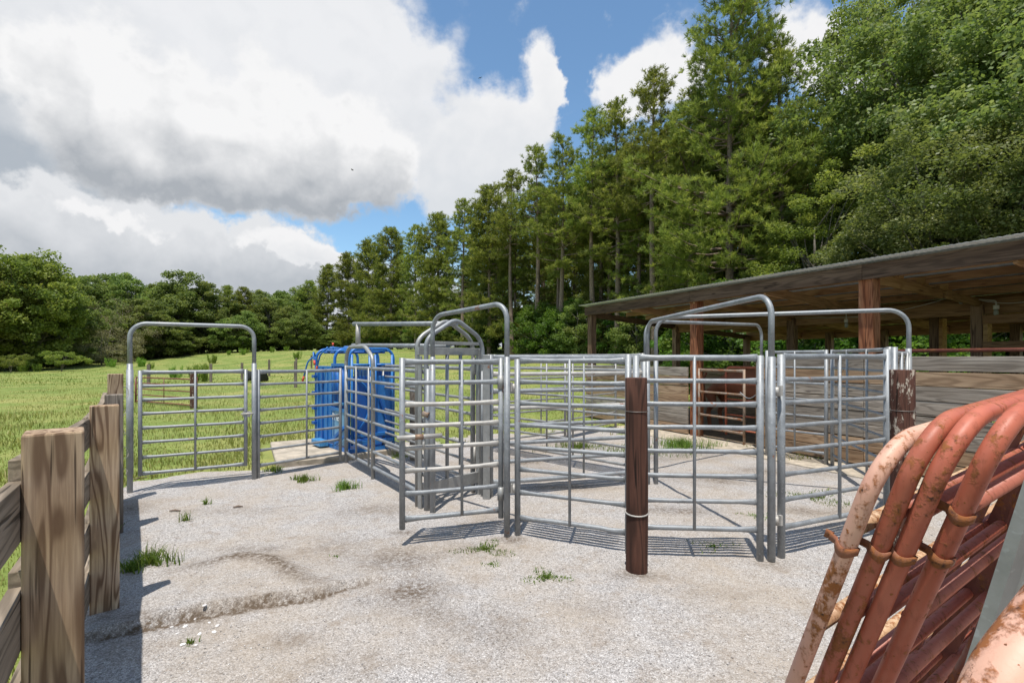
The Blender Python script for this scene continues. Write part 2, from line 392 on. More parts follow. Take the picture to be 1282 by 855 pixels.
def build_ground():
    xs = axis(-4.2, 3.4, .03, -420, 420, 1.05); ys = axis(1.4, 6.6, .03, -60, 520, 1.045)
    X, Y = np.meshgrid(xs, ys); x, y = X.ravel(), Y.ravel()
    z = terrain(x, y)
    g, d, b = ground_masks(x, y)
    V = np.stack([x, y, z], 1); nx, ny = len(xs), len(ys)
    i = np.arange(nx * ny).reshape(ny, nx)
    F = np.stack([i[:-1, :-1].ravel(), i[:-1, 1:].ravel(), i[1:, 1:].ravel(), i[1:, :-1].ravel()], 1)
    m = NT('ground'); P = m.geo()
    at_ = m.n('ShaderNodeAttribute', attribute_name='mask'); sp = m.n('ShaderNodeSeparateColor'); m.l(at_.outputs['Color'], sp.inputs[0])
    gr, di, bn = sp.outputs[0], sp.outputs[1], sp.outputs[2]
    # crushed stone: individual chips of differing grey, white and pink
    def chips(sc):
        v = m.n('ShaderNodeTexVoronoi'); m.l(P, v.inputs['Vector']); v.inputs['Scale'].default_value = sc
        s2 = m.n('ShaderNodeSeparateColor'); m.l(v.outputs['Color'], s2.inputs[0]); return v, s2
    v1, s1 = chips(150); v2, s2 = chips(62)
    c1 = m.ramp(s1.outputs[0], [(0, (.17, .155, .14)), (.22, (.34, .32, .305)), (.6, (.485, .46, .44)), (.85, (.58, .545, .52)), (1, (.80, .78, .76))])
    c2 = m.ramp(s2.outputs[1], [(0, (.17, .155, .15)), (.5, (.42, .385, .37)), (1, (.66, .62, .60))])
    gc = m.mixc(.28, c1, c2)
    gap = m.mapr(v1.outputs['Distance'], .3, .7, 1, .7)
    gs = m.n('ShaderNodeVectorMath', operation='SCALE'); m.l(gc, gs.inputs[0]); m.l(gap, gs.inputs['Scale']); gc = gs.outputs[0]
    broad = m.noise(P, .9, 5, .65)
    gc = m.mixc(m.mapr(broad, .42, .62, 0, .5), gc, (.37, .30, .225))
    mid = m.noise(P, 5, 5, .7)
    gc = m.mixc(m.mapr(mid, .52, .70, 0, .5), gc, (.24, .185, .135))
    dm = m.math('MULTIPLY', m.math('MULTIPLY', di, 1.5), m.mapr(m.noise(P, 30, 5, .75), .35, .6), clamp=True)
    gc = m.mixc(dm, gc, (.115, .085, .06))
    # pasture: sward of yellow and green patches
    p1 = m.noise(P, .35, 6, .6); p2 = m.noise(P, 4.5, 5, .7); p3 = m.noise(P, 40, 3, .7)
    pc = m.ramp(p1, [(.3, (.12, .175, .036)), (.48, (.185, .23, .054)), (.64, (.29, .28, .09))])
    pc = m.mixc(m.mapr(p2, .45, .7, 0, .5), pc, (.085, .125, .024))
    pc = m.mixc(m.mapr(p3, .5, .75, 0, .3), pc, (.30, .31, .11))
    pc = m.mixc(m.mapr(p3, .5, .3, 0, .35), pc, (.08, .12, .025))
    bc = m.mixc(m.mapr(mid, .35, .65), (.13, .095, .065), (.24, .19, .14))
    edge = m.mapr(m.math('ADD', gr, m.math('MULTIPLY', m.math('SUBTRACT', m.noise(P, 14, 5, .75), .5), .9)), .42, .58)
    c = m.mixc(edge, pc, gc); c = m.mixc(bn, c, bc)
    h = m.math('ADD', m.math('MULTIPLY', v1.outputs['Distance'], -.55), m.math('MULTIPLY', v2.outputs['Distance'], -.6))
    h = m.math('MULTIPLY', h, gr)
    h = m.math('ADD', h, m.math('MULTIPLY', p3, .8))
    m.pbr(c, .93, 0, m.bump(h, .75, .008), .2)
    me = mesh_np('ground', V, F, m.m, smooth=True)
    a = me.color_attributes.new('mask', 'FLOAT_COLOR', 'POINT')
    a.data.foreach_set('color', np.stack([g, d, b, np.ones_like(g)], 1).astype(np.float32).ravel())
    tag(link('ground', me), kind='structure')
build_ground()

# crushed stone chips lying loose on the yard
def chips_mesh(name, n, ymin, ymax, smin, smax, seed, box=None, mat=None):
    rg = np.random.default_rng(seed)
    t = rg.random(n) ** 1.25; y = ymin + (ymax - ymin) * t
    x = (rg.random(n) * 2.1 - 1.05) * y
    if box: x = box[0] + (box[1] - box[0]) * rg.random(n); y = box[2] + (box[3] - box[2]) * rg.random(n)
    g, d, b = ground_masks(x, y); keep = (g > .6) & (b < .1) & (x > -1.15 * y) & (rg.random(n) > d * 1.6)
    x, y = x[keep], y[keep]; n = len(x); z = terrain(x, y)
    s = smin + (smax - smin) * rg.random(n) ** 2.2
    base = np.array([(1, 0, 0), (-1, 0, 0), (0, 1, 0), (0, -1, 0), (0, 0, .8), (0, 0, -.8)])
    V = base[None] * (.55 + .75 * rg.random((n, 6, 1))) + rg.normal(0, .18, (n, 6, 3))
    a = rg.random(n) * 6.283; ca, sa = np.cos(a), np.sin(a)
    vx = V[:, :, 0] * ca[:, None] - V[:, :, 1] * sa[:, None]; vy = V[:, :, 0] * sa[:, None] + V[:, :, 1] * ca[:, None]
    V = np.stack([vx, vy, V[:, :, 2] * .7], 2) * s[:, None, None] * .5
    V = V + np.stack([x, y, z + s * .12], 1)[:, None, :]
    T = np.array([(0, 2, 4), (2, 1, 4), (1, 3, 4), (3, 0, 4), (2, 0, 5), (1, 2, 5), (3, 1, 5), (0, 3, 5)])
    F = (T[None] + 6 * np.arange(n)[:, None, None]).reshape(-1, 3)
    return mesh_np(name, V.reshape(-1, 3), F, mat, np.repeat(rg.random(n), 8))
mp = NT('stone_chip'); ta = mp.n('ShaderNodeAttribute', attribute_name='tint')
mp.pbr(mp.ramp(ta.outputs['Fac'], [(0, (.14, .13, .12)), (.25, (.29, .265, .255)), (.6, (.47, .44, .42)), (.9, (.60, .57, .55)), (1, (.8, .78, .75))]), .9)
tag(link('loose_gravel', chips_mesh('loose_gravel', 26000, 1.35, 6.5, .004, .0135, 5, mat=mp.m)), 'loose pale crushed stone scattered over the yard', 'gravel', kind='stuff')
for k, (px, py) in enumerate(((232, 783), (244, 774), (262, 778), (250, 792), (238, 800), (222, 792), (268, 790), (256, 770), (272, 782), (229, 806), (245, 806), (215, 784))):
    p = gnd(px, py); bm = bmesh.new(); bmesh.ops.create_icosphere(bm, subdivisions=2, radius=.5)
    rs = random.Random(k)
    for v in bm.verts:
        v.co *= rs.uniform(.85, 1.1); v.co.z *= .5; v.co.x *= 1.3
    me = bpy.data.meshes.new('white_stone'); bm.to_mesh(me); bm.free(); me.materials.append(mp.m)
    a = me.attributes.new('tint', 'FLOAT', 'FACE'); a.data.foreach_set('value', [1.0 if k % 3 == 0 else .9] * len(me.polygons))
    o = link('white_stone', me); s = rs.uniform(.014, .026); o.scale = (s, s, s); o.location = (p.x, p.y, tz(p.x, p.y) + s * .12); o.rotation_euler.z = rs.uniform(0, 6)
    tag(o, 'pale stone the size of a walnut lying below the eroded gravel ledge', 'stone', 'pale stones washed out below the gravel ledge')

# ================================================================== GRASS
def blades(name, x, y, h, w, seed, mat, lean=.45, zoff=0., z=None):
    rg = np.random.default_rng(seed); n = len(x)
    if z is None: z = terrain(x, y)
    a = rg.random(n) * 6.283; b = rg.random(n) * 6.283; L = lean * rg.random(n)
    hh = h * (.5 + rg.random(n)); ww = w * (.6 + .8 * rg.random(n))
    sx, sy = np.cos(a) * ww, np.sin(a) * ww
    lx, ly = np.cos(b) * L * hh, np.sin(b) * L * hh
    z = z + zoff - .01
    p0 = np.stack([x - sx, y - sy, z], 1); p1 = np.stack([x + sx, y + sy, z], 1)
    q0 = np.stack([x - sx * .7 + lx * .4, y - sy * .7 + ly * .4, z + hh * .6], 1); q1 = np.stack([x + sx * .7 + lx * .4, y + sy * .7 + ly * .4, z + hh * .6], 1)
    t = np.stack([x + lx * 1.2, y + ly * 1.2, z + hh * (1 - .3 * L)], 1); t2 = t + np.stack([sx, sy, sx * 0], 1) * .1
    V = np.stack([p0, p1, q1, q0, t2, t], 1).reshape(-1, 3)
    F = (np.array([(0, 1, 2, 3), (3, 2, 4, 5)])[None] + 6 * np.arange(n)[:, None, None]).reshape(-1, 4)
    return mesh_np(name, V, F, mat, np.repeat(rg.random(n) , 2))
def field(n, seed, y0, y1, hgt, w):
    rg = np.random.default_rng(seed)
    y = y0 * (y1 / y0) ** rg.random(n); x = (rg.random(n) * 2.5 - 1.35) * y
    g, d, b = ground_masks(x, y)
    k = (g < .35 + .3 * rg.random(n)) & (b < .3); x, y = x[k], y[k]
    clump = fbm(x * 1.5, y * 1.5, 51); k = rg.random(len(x)) < .25 + 1.3 * np.clip(clump - .3, 0, 1); x, y = x[k], y[k]
    pad = inside(x, y, [(-3.7, 7.6), (-2.55, 8.0), (-1.6, 8.9), (-2.6, 10.3), (-4.6, 9.4)]); x, y = x[~pad], y[~pad]
    h = hgt * (.5 + 1.2 * fbm(x * .8, y * .8, 61)) ; return x, y, h
x, y, h = field(90000, 2, 1.0, 9, .055, .0035); o = link('pasture_grass', blades('pasture_grass', x, y, h, .0035, 4, M['grass']))
tag(o, 'short yellow green pasture grass close to the yard', 'grass', kind='stuff')
x, y, h = field(170000, 3, 6, 34, .07, .007); h = h * (.6 + 1.6 * np.clip(fbm(x * .5, y * .5, 71) - .35, 0, 1) * 2); o = link('pasture_grass', blades('pasture_grass', x, y, h, .007, 5, M['grass'], .9))
tag(o, 'rougher pasture grass beyond the corral panels', 'grass', kind='stuff')
x, y, h = field(50000, 9, 30, 95, .08, .02); o = link('pasture_grass', blades('pasture_grass', x, y, h, .028, 6, M['grass']))
tag(o, 'distant pasture grass running to the tree line', 'grass', kind='stuff')

TUFTS = [  # photo column, photo row, radius, height, count, label
    (381, 602, .16, .11, 260, 'bright green grass tuft on gravel below the left end of the concrete pad'),
    (432, 612, .15, .13, 260, 'bright green grass tuft on gravel in front of the bow gate corner'),
    (188, 706, .24, .13, 300, 'wide sprawling grass tuft beside the shaded fence line'),
    (165, 715, .12, .12, 120, 'shaded grass tuft right against the fence shadow edge'),
    (342, 590, .16, .09, 200, 'low green weed patch at the foot of the concrete pad corner'),
    (240, 804, .05, .045, 40, 'tiny grass sprig beside the pale washed out stones'),
    (230, 652, .06, .12, 40, 'thin upright weed growing alone in the middle of the gravel'),
    (258, 632, .05, .09, 40, 'small upright weed in the gravel in front of the left gate'),
    (855, 560, .55, .20, 900, 'thick green tuft at the edge of the barn apron'),
    (684, 722, .17, .035, 420, 'small yellow green patch left of the brown painted post'),
    (606, 688, .22, .04, 460, 'low mossy green patch below the open swing gate'),
    (615, 706, .08, .03, 90, 'smallest mossy sprig below the open swing gate'),
    (1018, 622, .45, .05, 700, 'low yellow green patch inside the right corral bay'),
    (950, 646, .18, .035, 220, 'small green patch behind the tall walk-through leg'),
    (893, 684, .2, .03, 200, 'dull green patch in the shadow bars behind the front panel'),
    (725, 560, .8, .12, 900, 'patchy green clump in the middle of the far pen'),
    (800, 566, .8, .09, 800, 'thin green growth along the pen side of the apron'),
    (122, 672, .14, .13, 160, 'grass tuft growing at the foot of the dark grey fence post'),
    (420, 700, .04, .03, 20, 'tiny seedling in the open gravel'),
]
for k, (px, py, r, hh, n, lab) in enumerate(TUFTS):
    p = gnd(px, py); rg = np.random.default_rng(100 + k)
    a = rg.random(n) * 6.283; rr = r * rg.random(n) ** .7 * (.55 + .45 * np.sin(3 * a + k))
    x, y = np.cos(a) * rr * 1.4, np.sin(a) * rr
    z = terrain(x + p.x, y + p.y) - tz(p.x, p.y)
    o = link('grass_tuft', blades('grass_tuft', x, y, hh * .8, .004, k, M['tuft'], .9, 0, z))
    o.location = (p.x, p.y, tz(p.x, p.y)); tag(o, lab, 'grass tuft', 'green tufts and weeds growing in the gravel')
rg = np.random.default_rng(77); n = 2600; y = 1.6 + 6.5 * rg.random(n); x = (rg.random(n) * 2.1 - 1.05) * y; g, d, b = ground_masks(x, y)
k = (g > .5) & (fbm(x * 1.2, y * 1.2, 90) + d * .4 > .52 + .2 * rg.random(n)); x, y = x[k], y[k]
tag(link('straw_litter', blades('straw_litter', x, y, .012, .0022, 78, leaf_mat('straw', (.16, .11, .06), (.26, .19, .10), (.40, .31, .18), .1), 3.5)), 'dry straw bits and dead leaves scattered over the gravel', 'litter', kind='stuff')
# upright weeds standing in the pasture
def weed_mesh():
    rg = np.random.default_rng(8); n = 900
    st = rg.integers(0, 26, n); a = st * 2.4; rr = .05 + .3 * ((st * .618) % 1); x0, y0 = np.cos(a) * rr, np.sin(a) * rr
    hh = .55 + .45 * ((st * .37) % 1)
    t = rg.random(n); x = x0 * (1 + .5 * t) + rg.normal(0, .03, n); y = y0 * (1 + .5 * t) + rg.normal(0, .03, n)
    return blades('weed_clump', x, y, .2, .012, 9, M['weed'], .7, 0, t * hh)
WM = weed_mesh()
WEEDS = [(218, 40, 1.6, 'leafy weed clump seen just above the red field gate'), (243, 42, 1.7, 'leafy weed clump between the field gate and the tall walk-through'),
         (254, 34, 2.0, 'widest bright weed clump seen through the left gate'), (267, 62, 1.8, 'weed clump near the top rail of the left gate'), (304, 75, 1.6, 'small weed clump far up the slope by the right leg'),
         (340, 82, 1.5, 'weed clump high on the slope beyond the cow'), (308, 84, 1.4, 'farthest weed clump below the distant trees'), (372, 60, 1.6, 'weed clump on the slope left of the blue chute'),
         (30, 56, 2.0, 'weed clump at the foot of the leftmost big tree'), (48, 57, 1.5, 'second weed clump below the leftmost big tree'), (140, 62, 1.8, 'weed clump below the tan shrub'), (176, 62, 1.9, 'weed clump right of the tan shrub'),
         (188, 58, 1.2, 'low weed clump behind the left walk-through leg'), (358, 88, 1.4, 'weed clump on the far hill brow'), (287, 78, 1.2, 'low weed clump in front of the distant trees')]
for k, (px, Y, s, lab) in enumerate(WEEDS):
    o = link('weed_clump', WM); p = at(px, Y); o.location = (p.x, p.y, tz(p.x, p.y)); o.scale = (s * .75, s * .75, s * .6); o.rotation_euler.z = k
    tag(o, lab, 'weed', 'upright weeds dotted over the pasture')

# ================================================================== TREES
def unit(v): return v / (np.linalg.norm(v, axis=-1, keepdims=True) + 1e-9)
def needles(c, d, n, L, w, rg):
    """c (k,3) tuft centres, d (k,3) growth direction -> triangle blades"""
    k = len(c)
    dr = unit(d[:, None, :] * .75 + rg.normal(0, .62, (k, n, 3)) + np.array([0, 0, .22]))
    side = unit(np.cross(dr, rg.normal(0, 1, (k, n, 3)))) * w
    ln = L * (.6 + .6 * rg.random((k, n, 1)))
    cc = c[:, None, :] + rg.normal(0, .05, (k, n, 3)) * L * 2
    a = cc - side * .5; b = cc + side * .5; t = cc + dr * ln
    V = np.stack([a, b, t + side * .35, t - side * .35], 2).reshape(-1, 3)
    F = np.arange(k * n * 4).reshape(-1, 4)
    tint = np.clip(np.repeat(rg.random(k), n) * .7 + rg.random(k * n) * .3, 0, 1)
    return V, F, tint
def pine(seed, H, c0, Rm, per_m, tuft_n, nb, L=.34, w=.035, gap=.0, lean=.0, top_round=.9, low_thin=.0, clump=1.0):
    rg = np.random.default_rng(seed); tb = MB()
    sway = [Vector((lean * t * t * H + .12 * math.sin(t * 5 + seed), .10 * math.cos(t * 4 + seed), t * H)) for t in np.linspace(0, 1, 14)]
    r0 = .012 * H + .03
    tb.tube([p if i else p - Vector((0, 0, .3)) for i, p in enumerate(sway)], [r0 * (1 - .92 * i / 13) for i in range(14)], 8)
    cs, ds = [], []
    nlev = int((1 - c0) * H * per_m)
    for i in range(nlev):
        u = (i + rg.random()) / nlev; zz = (c0 + (1 - c0) * u) * H
        prof = (((1 - u) ** top_round) * (.55 + .45 * min(1, u / .25 + .25)) + .06) * (.68 + .64 * float(vnoise(np.array(u * 9.), np.array(seed * 3.), 4)))
        az0 = rg.random() * 6.283
        for j in range(nb):
            if rg.random() < gap: continue
            if u < .35 and rg.random() < low_thin: continue
            az = az0 + j * 6.283 / nb + rg.normal(0, .35)
            Lb = Rm * prof * rg.uniform(.6, 1.2) * (.7 + .6 * float(vnoise(np.array(az / 1.1), np.array(u * 5.), seed)))
            if Lb < .25: Lb = .25
            tilt = (-.12 + .75 * u) + rg.normal(0, .12)
            d = np.array([math.cos(az) * math.cos(tilt), math.sin(az) * math.cos(tilt), math.sin(tilt)])
            k = zz / H * 13; a = sway[min(13, int(k))]; b = sway[min(13, int(k) + 1)]; p0 = a.lerp(b, k - int(k)); p0 = np.array([p0.x, p0.y, zz])
            droop = -.05 * Lb
            def pt(t): return p0 + d * Lb * t + np.array([0, 0, droop * 4 * t * (1 - t) + .10 * Lb * t * t])
            if Lb > .7:
                tb.tube([Vector(pt(t)) for t in (0, .35, .7, 1)], [.012 + .014 * Lb, .009 + .010 * Lb, .008 + .005 * Lb, .006], 4, cap=False)
            nsub = max(1, int(Lb * 1.9 + rg.random()))
            sd_ = np.array([-d[1], d[0], 0.])
            for q in range(nsub):
                t = .40 + .62 * (q + rg.random()) / nsub
                off = sd_ * rg.normal(0, .20) * Lb * (1.15 - t * .6) + np.array([0, 0, rg.normal(.05, .10)])
                c0_ = pt(t) + off; m_ = 4 + int(rg.random() * 4)
                for z_ in range(m_):
                    o3 = rg.normal(0, 1, 3) * np.array([.24, .24, .13]) * clump
                    cs.append(c0_ + o3); ds.append(d * .8 + o3 * 1.5 + np.array([0, 0, .35]))
    for q in range(10):
        cs.append(np.array([sway[13].x, sway[13].y, H - .12 * q]) + rg.normal(0, .10, 3)); ds.append(np.array([0, 0, 1.]))
    cs = np.array(cs); ds = unit(np.array(ds))
    V, F, tint = needles(cs, ds, tuft_n, L, w, rg)
    return tb, mesh_np('crown', V, F, M['leaf_pine'], tint)
def leaves(c, r, n, size, rg, up=.5):
    k = len(c)
    o = unit(rg.normal(0, 1, (k, n, 3))) * (rg.random((k, n, 1)) ** .45) * r[:, None, None] * np.array([1, 1, .72])
    p = c[:, None, :] + o
    nn = unit(rg.normal(0, 1, (k, n, 3)) * .8 + np.array([0, 0, up]) + o / (r[:, None, None] + .01) * .5)
    t = unit(np.cross(nn, rg.normal(0, 1, (k, n, 3)))); b = np.cross(nn, t)
    s = size * (.55 + .9 * rg.random((k, n, 1)))
    t = t * s; b = b * s * .62
    V = np.stack([p - t * .5, p + b * .5, p + t * .5, p - b * .5], 2).reshape(-1, 3)
    F = np.arange(k * n * 4).reshape(-1, 4)
    return V, F, np.clip(np.repeat(rg.random(k), n) * .55 + rg.random(k * n) * .45, 0, 1)
def broadleaf(seed, H, c0, Rx, ncl, nl, size, mat, clr=(.7, 1.25), hollow=.55, trunk_r=None, droop=0., up=.5, multi=1, bark='bark_grey', jag=.25, top=.55):
    rg = np.random.default_rng(seed); tb = MB(); cs, rs = [], []
    zc = H * (c0 + (1 - c0) * .5); hz = H * (1 - c0) * .5
    tr = trunk_r or .016 * H
    stems = []
    for m_ in range(multi):
        a = m_ * 2.4 + seed; lx, ly = (math.cos(a) * .12 * H * (multi > 1), math.sin(a) * .12 * H * (multi > 1))
        pts = [Vector((lx * t + .1 * math.sin(3 * t + seed), ly * t + .1 * math.cos(4 * t), t * H * .8 - (.3 if t == 0 else 0))) for t in np.linspace(0, 1, 8)]
        tb.tube(pts, [tr * (1 - .85 * i / 7) / (multi ** .5) for i in range(8)], 7); stems.append(pts)
    lob = [(rg.random() * 6.283, rg.uniform(-.8, .9), rg.uniform(.1, jag)) for _ in range(9)]
    for i in range(ncl):
        v = rg.normal(0, 1, 3); v /= np.linalg.norm(v)
        rad = hollow + (1 - hollow) * rg.random() ** .6
        for la, lz, lg in lob:
            dd = v[0] * math.cos(la) * math.sqrt(1 - lz * lz) + v[1] * math.sin(la) * math.sqrt(1 - lz * lz) + v[2] * lz
            if dd > .75: rad *= 1 + lg * (dd - .75) * 4
            elif dd < -.85: rad *= 1 - lg * .5
        w_ = 1 - max(0, v[2]) * (1 - top) * .6
        p = np.array([v[0] * Rx * rad * w_, v[1] * Rx * rad * w_, zc + v[2] * hz * rad])
        if droop: p[2] -= droop * math.hypot(p[0], p[1]) ** 2 / Rx
        cs.append(p); rs.append(rg.uniform(*clr))
    for i in range(0, ncl, 3):
        p = Vector(cs[i]); st = stems[i % multi]
        zt = min(p.z * rg.uniform(.45, .8), H * .78); zt = max(zt, H * c0 * .6)
        k = zt / (H * .8) * 7; a = st[min(7, int(k))]; b = st[min(7, int(k) + 1)]; q = a.lerp(b, k - int(k))
        mid = q.lerp(p, .5) + Vector((0, 0, -.05 * (p - q).length))
        tb.tube([q, mid, p], [tr * .30, tr * .17, tr * .05], 4, cap=False)
    V, F, t = leaves(np.array(cs), np.array(rs), nl, size, rg, up)
    return tb, mesh_np('crown', V, F, M[mat], t), bark
TREE = {}
def tree_proto(key, tb, crown, bark='bark'):
    TREE[key] = (tb.build('trunk', M[bark]), link('crown', crown))
NAMES = {'pine': 'pine_tree', 'leaf': 'broadleaf_tree', 'shrub': 'shrub'}
def plant(key, x, y, H, H0, rot, name, label, cat, group=None, sx=1.0, mat=None):
    """one tree: copies of the two part meshes under an Empty"""
    t, c = TREE[key]
    o = empty(name, (x, y, tz(x, y) - .05), rot); s = H / H0; o.scale = (s * sx, s * sx, s)
    for part in (t, c):
        if part.parent is None: q = part
        else: q = part.copy(); C.objects.link(q)
        q.parent = o; q.matrix_parent_inverse = Matrix()
    tag(o, label, cat, group); return o
tree_proto('pA', *pine(1, 24, .12, 5.4, 2.7, 22, 5, .28, .027, gap=.25, top_round=.58, clump=1.0))
tree_proto('pB', *pine(2, 22, .55, 3.3, 2.1, 20, 4, .29, .030, gap=.22, top_round=.6, clump=.95))
tree_proto('pC', *pine(3, 22, .26, 4.0, 2.1, 18, 5, .31, .034, gap=.25, top_round=.6, low_thin=.3, clump=1.0))
tree_proto('pD', *pine(4, 22, .10, 4.6, 1.9, 12, 5, .44, .055, gap=.2, top_round=.58, clump=1.15))
tree_proto('pE', *pine(5, 22, .36, 3.5, 2.1, 20, 4, .29, .031, gap=.25, lean=.006, top_round=.62, low_thin=.4, clump=.95))
def bl(key, *a, **k):
    tb, cr, bk = broadleaf(*a, **k); tree_proto(key, tb, cr, bk)
bl('wA', 11, 22, .22, 6.0, 210, 330, .20, 'leaf_near', (.8, 1.5), .35, jag=.35, up=.7)
bl('wB', 12, 22, .30, 5.0, 120, 260, .21, 'leaf_sweet', (.6, 1.1), .45, jag=.5)
bl('wC', 13, 15, .04, 5.2, 170, 190, .30, 'leaf_far', (.7, 1.3), .45, jag=.3)
bl('wD', 14, 15, .04, 4.4, 150, 190, .30, 'leaf_far', (.6, 1.15), .45, jag=.35)
bl('wE', 25, 14, .04, 4.6, 230, 210, .25, 'leaf_sweet', (.6, 1.2), .35, jag=.16, multi=2)
bl('uA', 16, 6, .03, 2.2, 60, 220, .17, 'leaf_under', (.45, .85), .35, multi=3, jag=.5)
bl('uB', 17, 8, .05, 2.4, 70, 200, .20, 'leaf_far', (.5, .9), .35, multi=2, jag=.5)
bl('tan', 18, 6, .02, 4.0, 120, 120, .10, 'leaf_tan', (.4, .9), .5, multi=4, droop=.12, jag=.4)
bl('sm', 19, 4, .30, 2.6, 50, 140, .16, 'leaf_sweet', (.35, .6), .5, multi=3, droop=.05, jag=.4, top=.9)
rt = random.Random(5)
def top_h(px, py, Y):
    p = at(px, Y); return CAM_H + (HY - py) * Y / F_PX - tz(p.x, p.y)
# singled-out pines: px, Y, top row, variant, label
HERO = [(915, 30.0, -40, 'pA', 'tallest and fullest pine rising straight behind the middle of the shed'),
        (975, 29.0, 52, 'pE', 'slim pine just right of the tallest pine with a bare pale stem'),
        (866, 33, 112, 'pC', 'dense pine immediately left of the tallest pine'),
        (818, 35, 88, 'pB', 'pine with a thick dark bare stem left of the shed end'),
        (772, 39, 128, 'pE', 'pine with the rounded ragged top left of the dark stemmed pine'),
        (742, 41, 138, 'pB', 'slender pine second left of the dark stemmed pine'),
        (703, 43, 172, 'pE', 'straight pine left of the slender pair of stems'),
        (672, 46, 186, 'pB', 'pine above the right leg of the peaked alley frame'),
        (640, 50, 214, 'pB', 'bushy pine above the right end of the walk-through bow'),
        (612, 54, 236, 'pD', 'broad pine directly above the walk-through bow'),
        (580, 59, 250, 'pC', 'pointed pine above the peaked alley frames'),
        (548, 65, 268, 'pD', 'pine left of the sky gap over the peaked frames'),
        (520, 71, 282, 'pC', 'pine topping the rise of the left pine edge'),
        (490, 78, 286, 'pD', 'rounded pine above the overhead alley bars'),
        (462, 86, 302, 'pD', 'pine above the free ends of the overhead bars'),
        (436, 95, 318, 'pD', 'dark pine above the blue chute'),
        (410, 104, 332, 'pD', 'pine at the foot of the descending pine edge'),
        (388, 114, 352, 'pD', 'last pine at the far left end of the stand'),
        (1030, 34, 165, 'pB', 'half hidden pine between the tall pine and the broadleaf wood'),]
HH = {'pA': 24, 'pB': 22, 'pC': 22, 'pD': 22, 'pE': 22}
for px, Y, py, v, lab in HERO:
    p = at(px, Y); H = top_h(px, py, Y)
    plant(v, p.x, p.y, H, HH[v], rt.uniform(0, 6.28), 'pine_tree', lab, 'pine tree', sx={'pA': 1.0}.get(v, 1.0) * (22 / max(H, 14)) ** .35)
PROF = [(370, 375), (400, 345), (430, 325), (450, 308), (500, 285), (530, 285), (560, 285), (600, 245), (640, 212), (700, 172), (760, 140), (800, 115), (850, 110), (900, 60), (960, 60), (1000, 105), (1040, 90), (1300, 40)]
def prof(px):
    for (a, ya), (b, yb) in zip(PROF, PROF[1:]):
        if px <= b: return ya + (yb - ya) * (px - a) / (b - a)
    return PROF[-1][1]
EDGE = [(392, 116), (436, 95), (490, 78), (548, 65), (612, 54), (672, 46), (742, 40), (818, 35), (915, 30), (1010, 28)]
def edge_pt(t):
    k = t * (len(EDGE) - 1); i = min(int(k), len(EDGE) - 2); a, b = EDGE[i], EDGE[i + 1]
    f = k - i; A, B = at(*a), at(*b); return A.lerp(B, f)
for row, (n, back, drop) in enumerate(((20, 3.5, 46), (20, 8, 62), (18, 14, 76), (14, 22, 88))):
    for i in range(n):
        t = (i + .5 + rt.uniform(-.3, .3)) / n; p = edge_pt(t)
        nx, ny = .55, .83
        x, y = p.x + nx * back + rt.uniform(-1.2, 1.2), p.y + ny * back + rt.uniform(-1.2, 1.2)
        px = CX + x / y * F_PX
        if px < 375 or px > 1150: continue
        py = prof(px) + drop + rt.uniform(-8, 25); H = CAM_H + (HY - py) * y / F_PX - tz(x, y)
        H = min(H, 29); v = rt.choice(['pB', 'pC', 'pE'] if row else ['pB', 'pE', 'pC'])
        lab = ['slim pine filling the gaps just behind the front row of the stand', 'shaded pine standing deeper inside the stand', 'shaded pine standing deeper inside the stand', 'hidden pine at the back of the stand showing only through gaps'][row]
        grp = ['second row pines', 'inner pines of the stand', 'inner pines of the stand', 'rear pines of the stand'][row]
        plant(v, x, y, H, HH[v], rt.uniform(0, 6.28), 'pine_tree', lab, 'pine tree', grp, sx=(22 / max(H, 14)) ** .3)
# understorey along the foot of the pines
for i in range(64):
    t = (i + rt.random()) / 64; p = edge_pt(t); back = rt.choice([.5, 2.5, 5, 9, 14]); x, y = p.x + .55 * back + rt.uniform(-1, 1), p.y + .83 * back
    v = 'uA' if rt.random() < .4 else 'uB'; H0 = 6 if v == 'uA' else 8
    H = rt.uniform(3.0, 5.0) + back * .35
    plant(v, x, y, H, H0, rt.uniform(0, 6), 'understorey_shrub', 'leafy broadleaf shrub filling the shade under the pines', 'shrub', 'understorey shrubs below the pines', sx=1.25)
for i in range(16):   # shrubs seen below the shed roof
    px = 800 + i * 36 + rt.uniform(-10, 10); Y = rt.uniform(17, 24) if px < 1000 else rt.uniform(15, 20); p = at(px, Y)
    if (p.x - 2.1) * .896 + (p.y - 13.8) * .444 < 8.4: p = p + Vector((.896, .444, 0)) * 3
    plant('uA', p.x, p.y, rt.uniform(3.4, 5.2), 6, rt.uniform(0, 6), 'understorey_shrub', 'sunlit bright green shrub seen between the shed posts', 'shrub', 'bright shrubs behind the shed', sx=1.2)
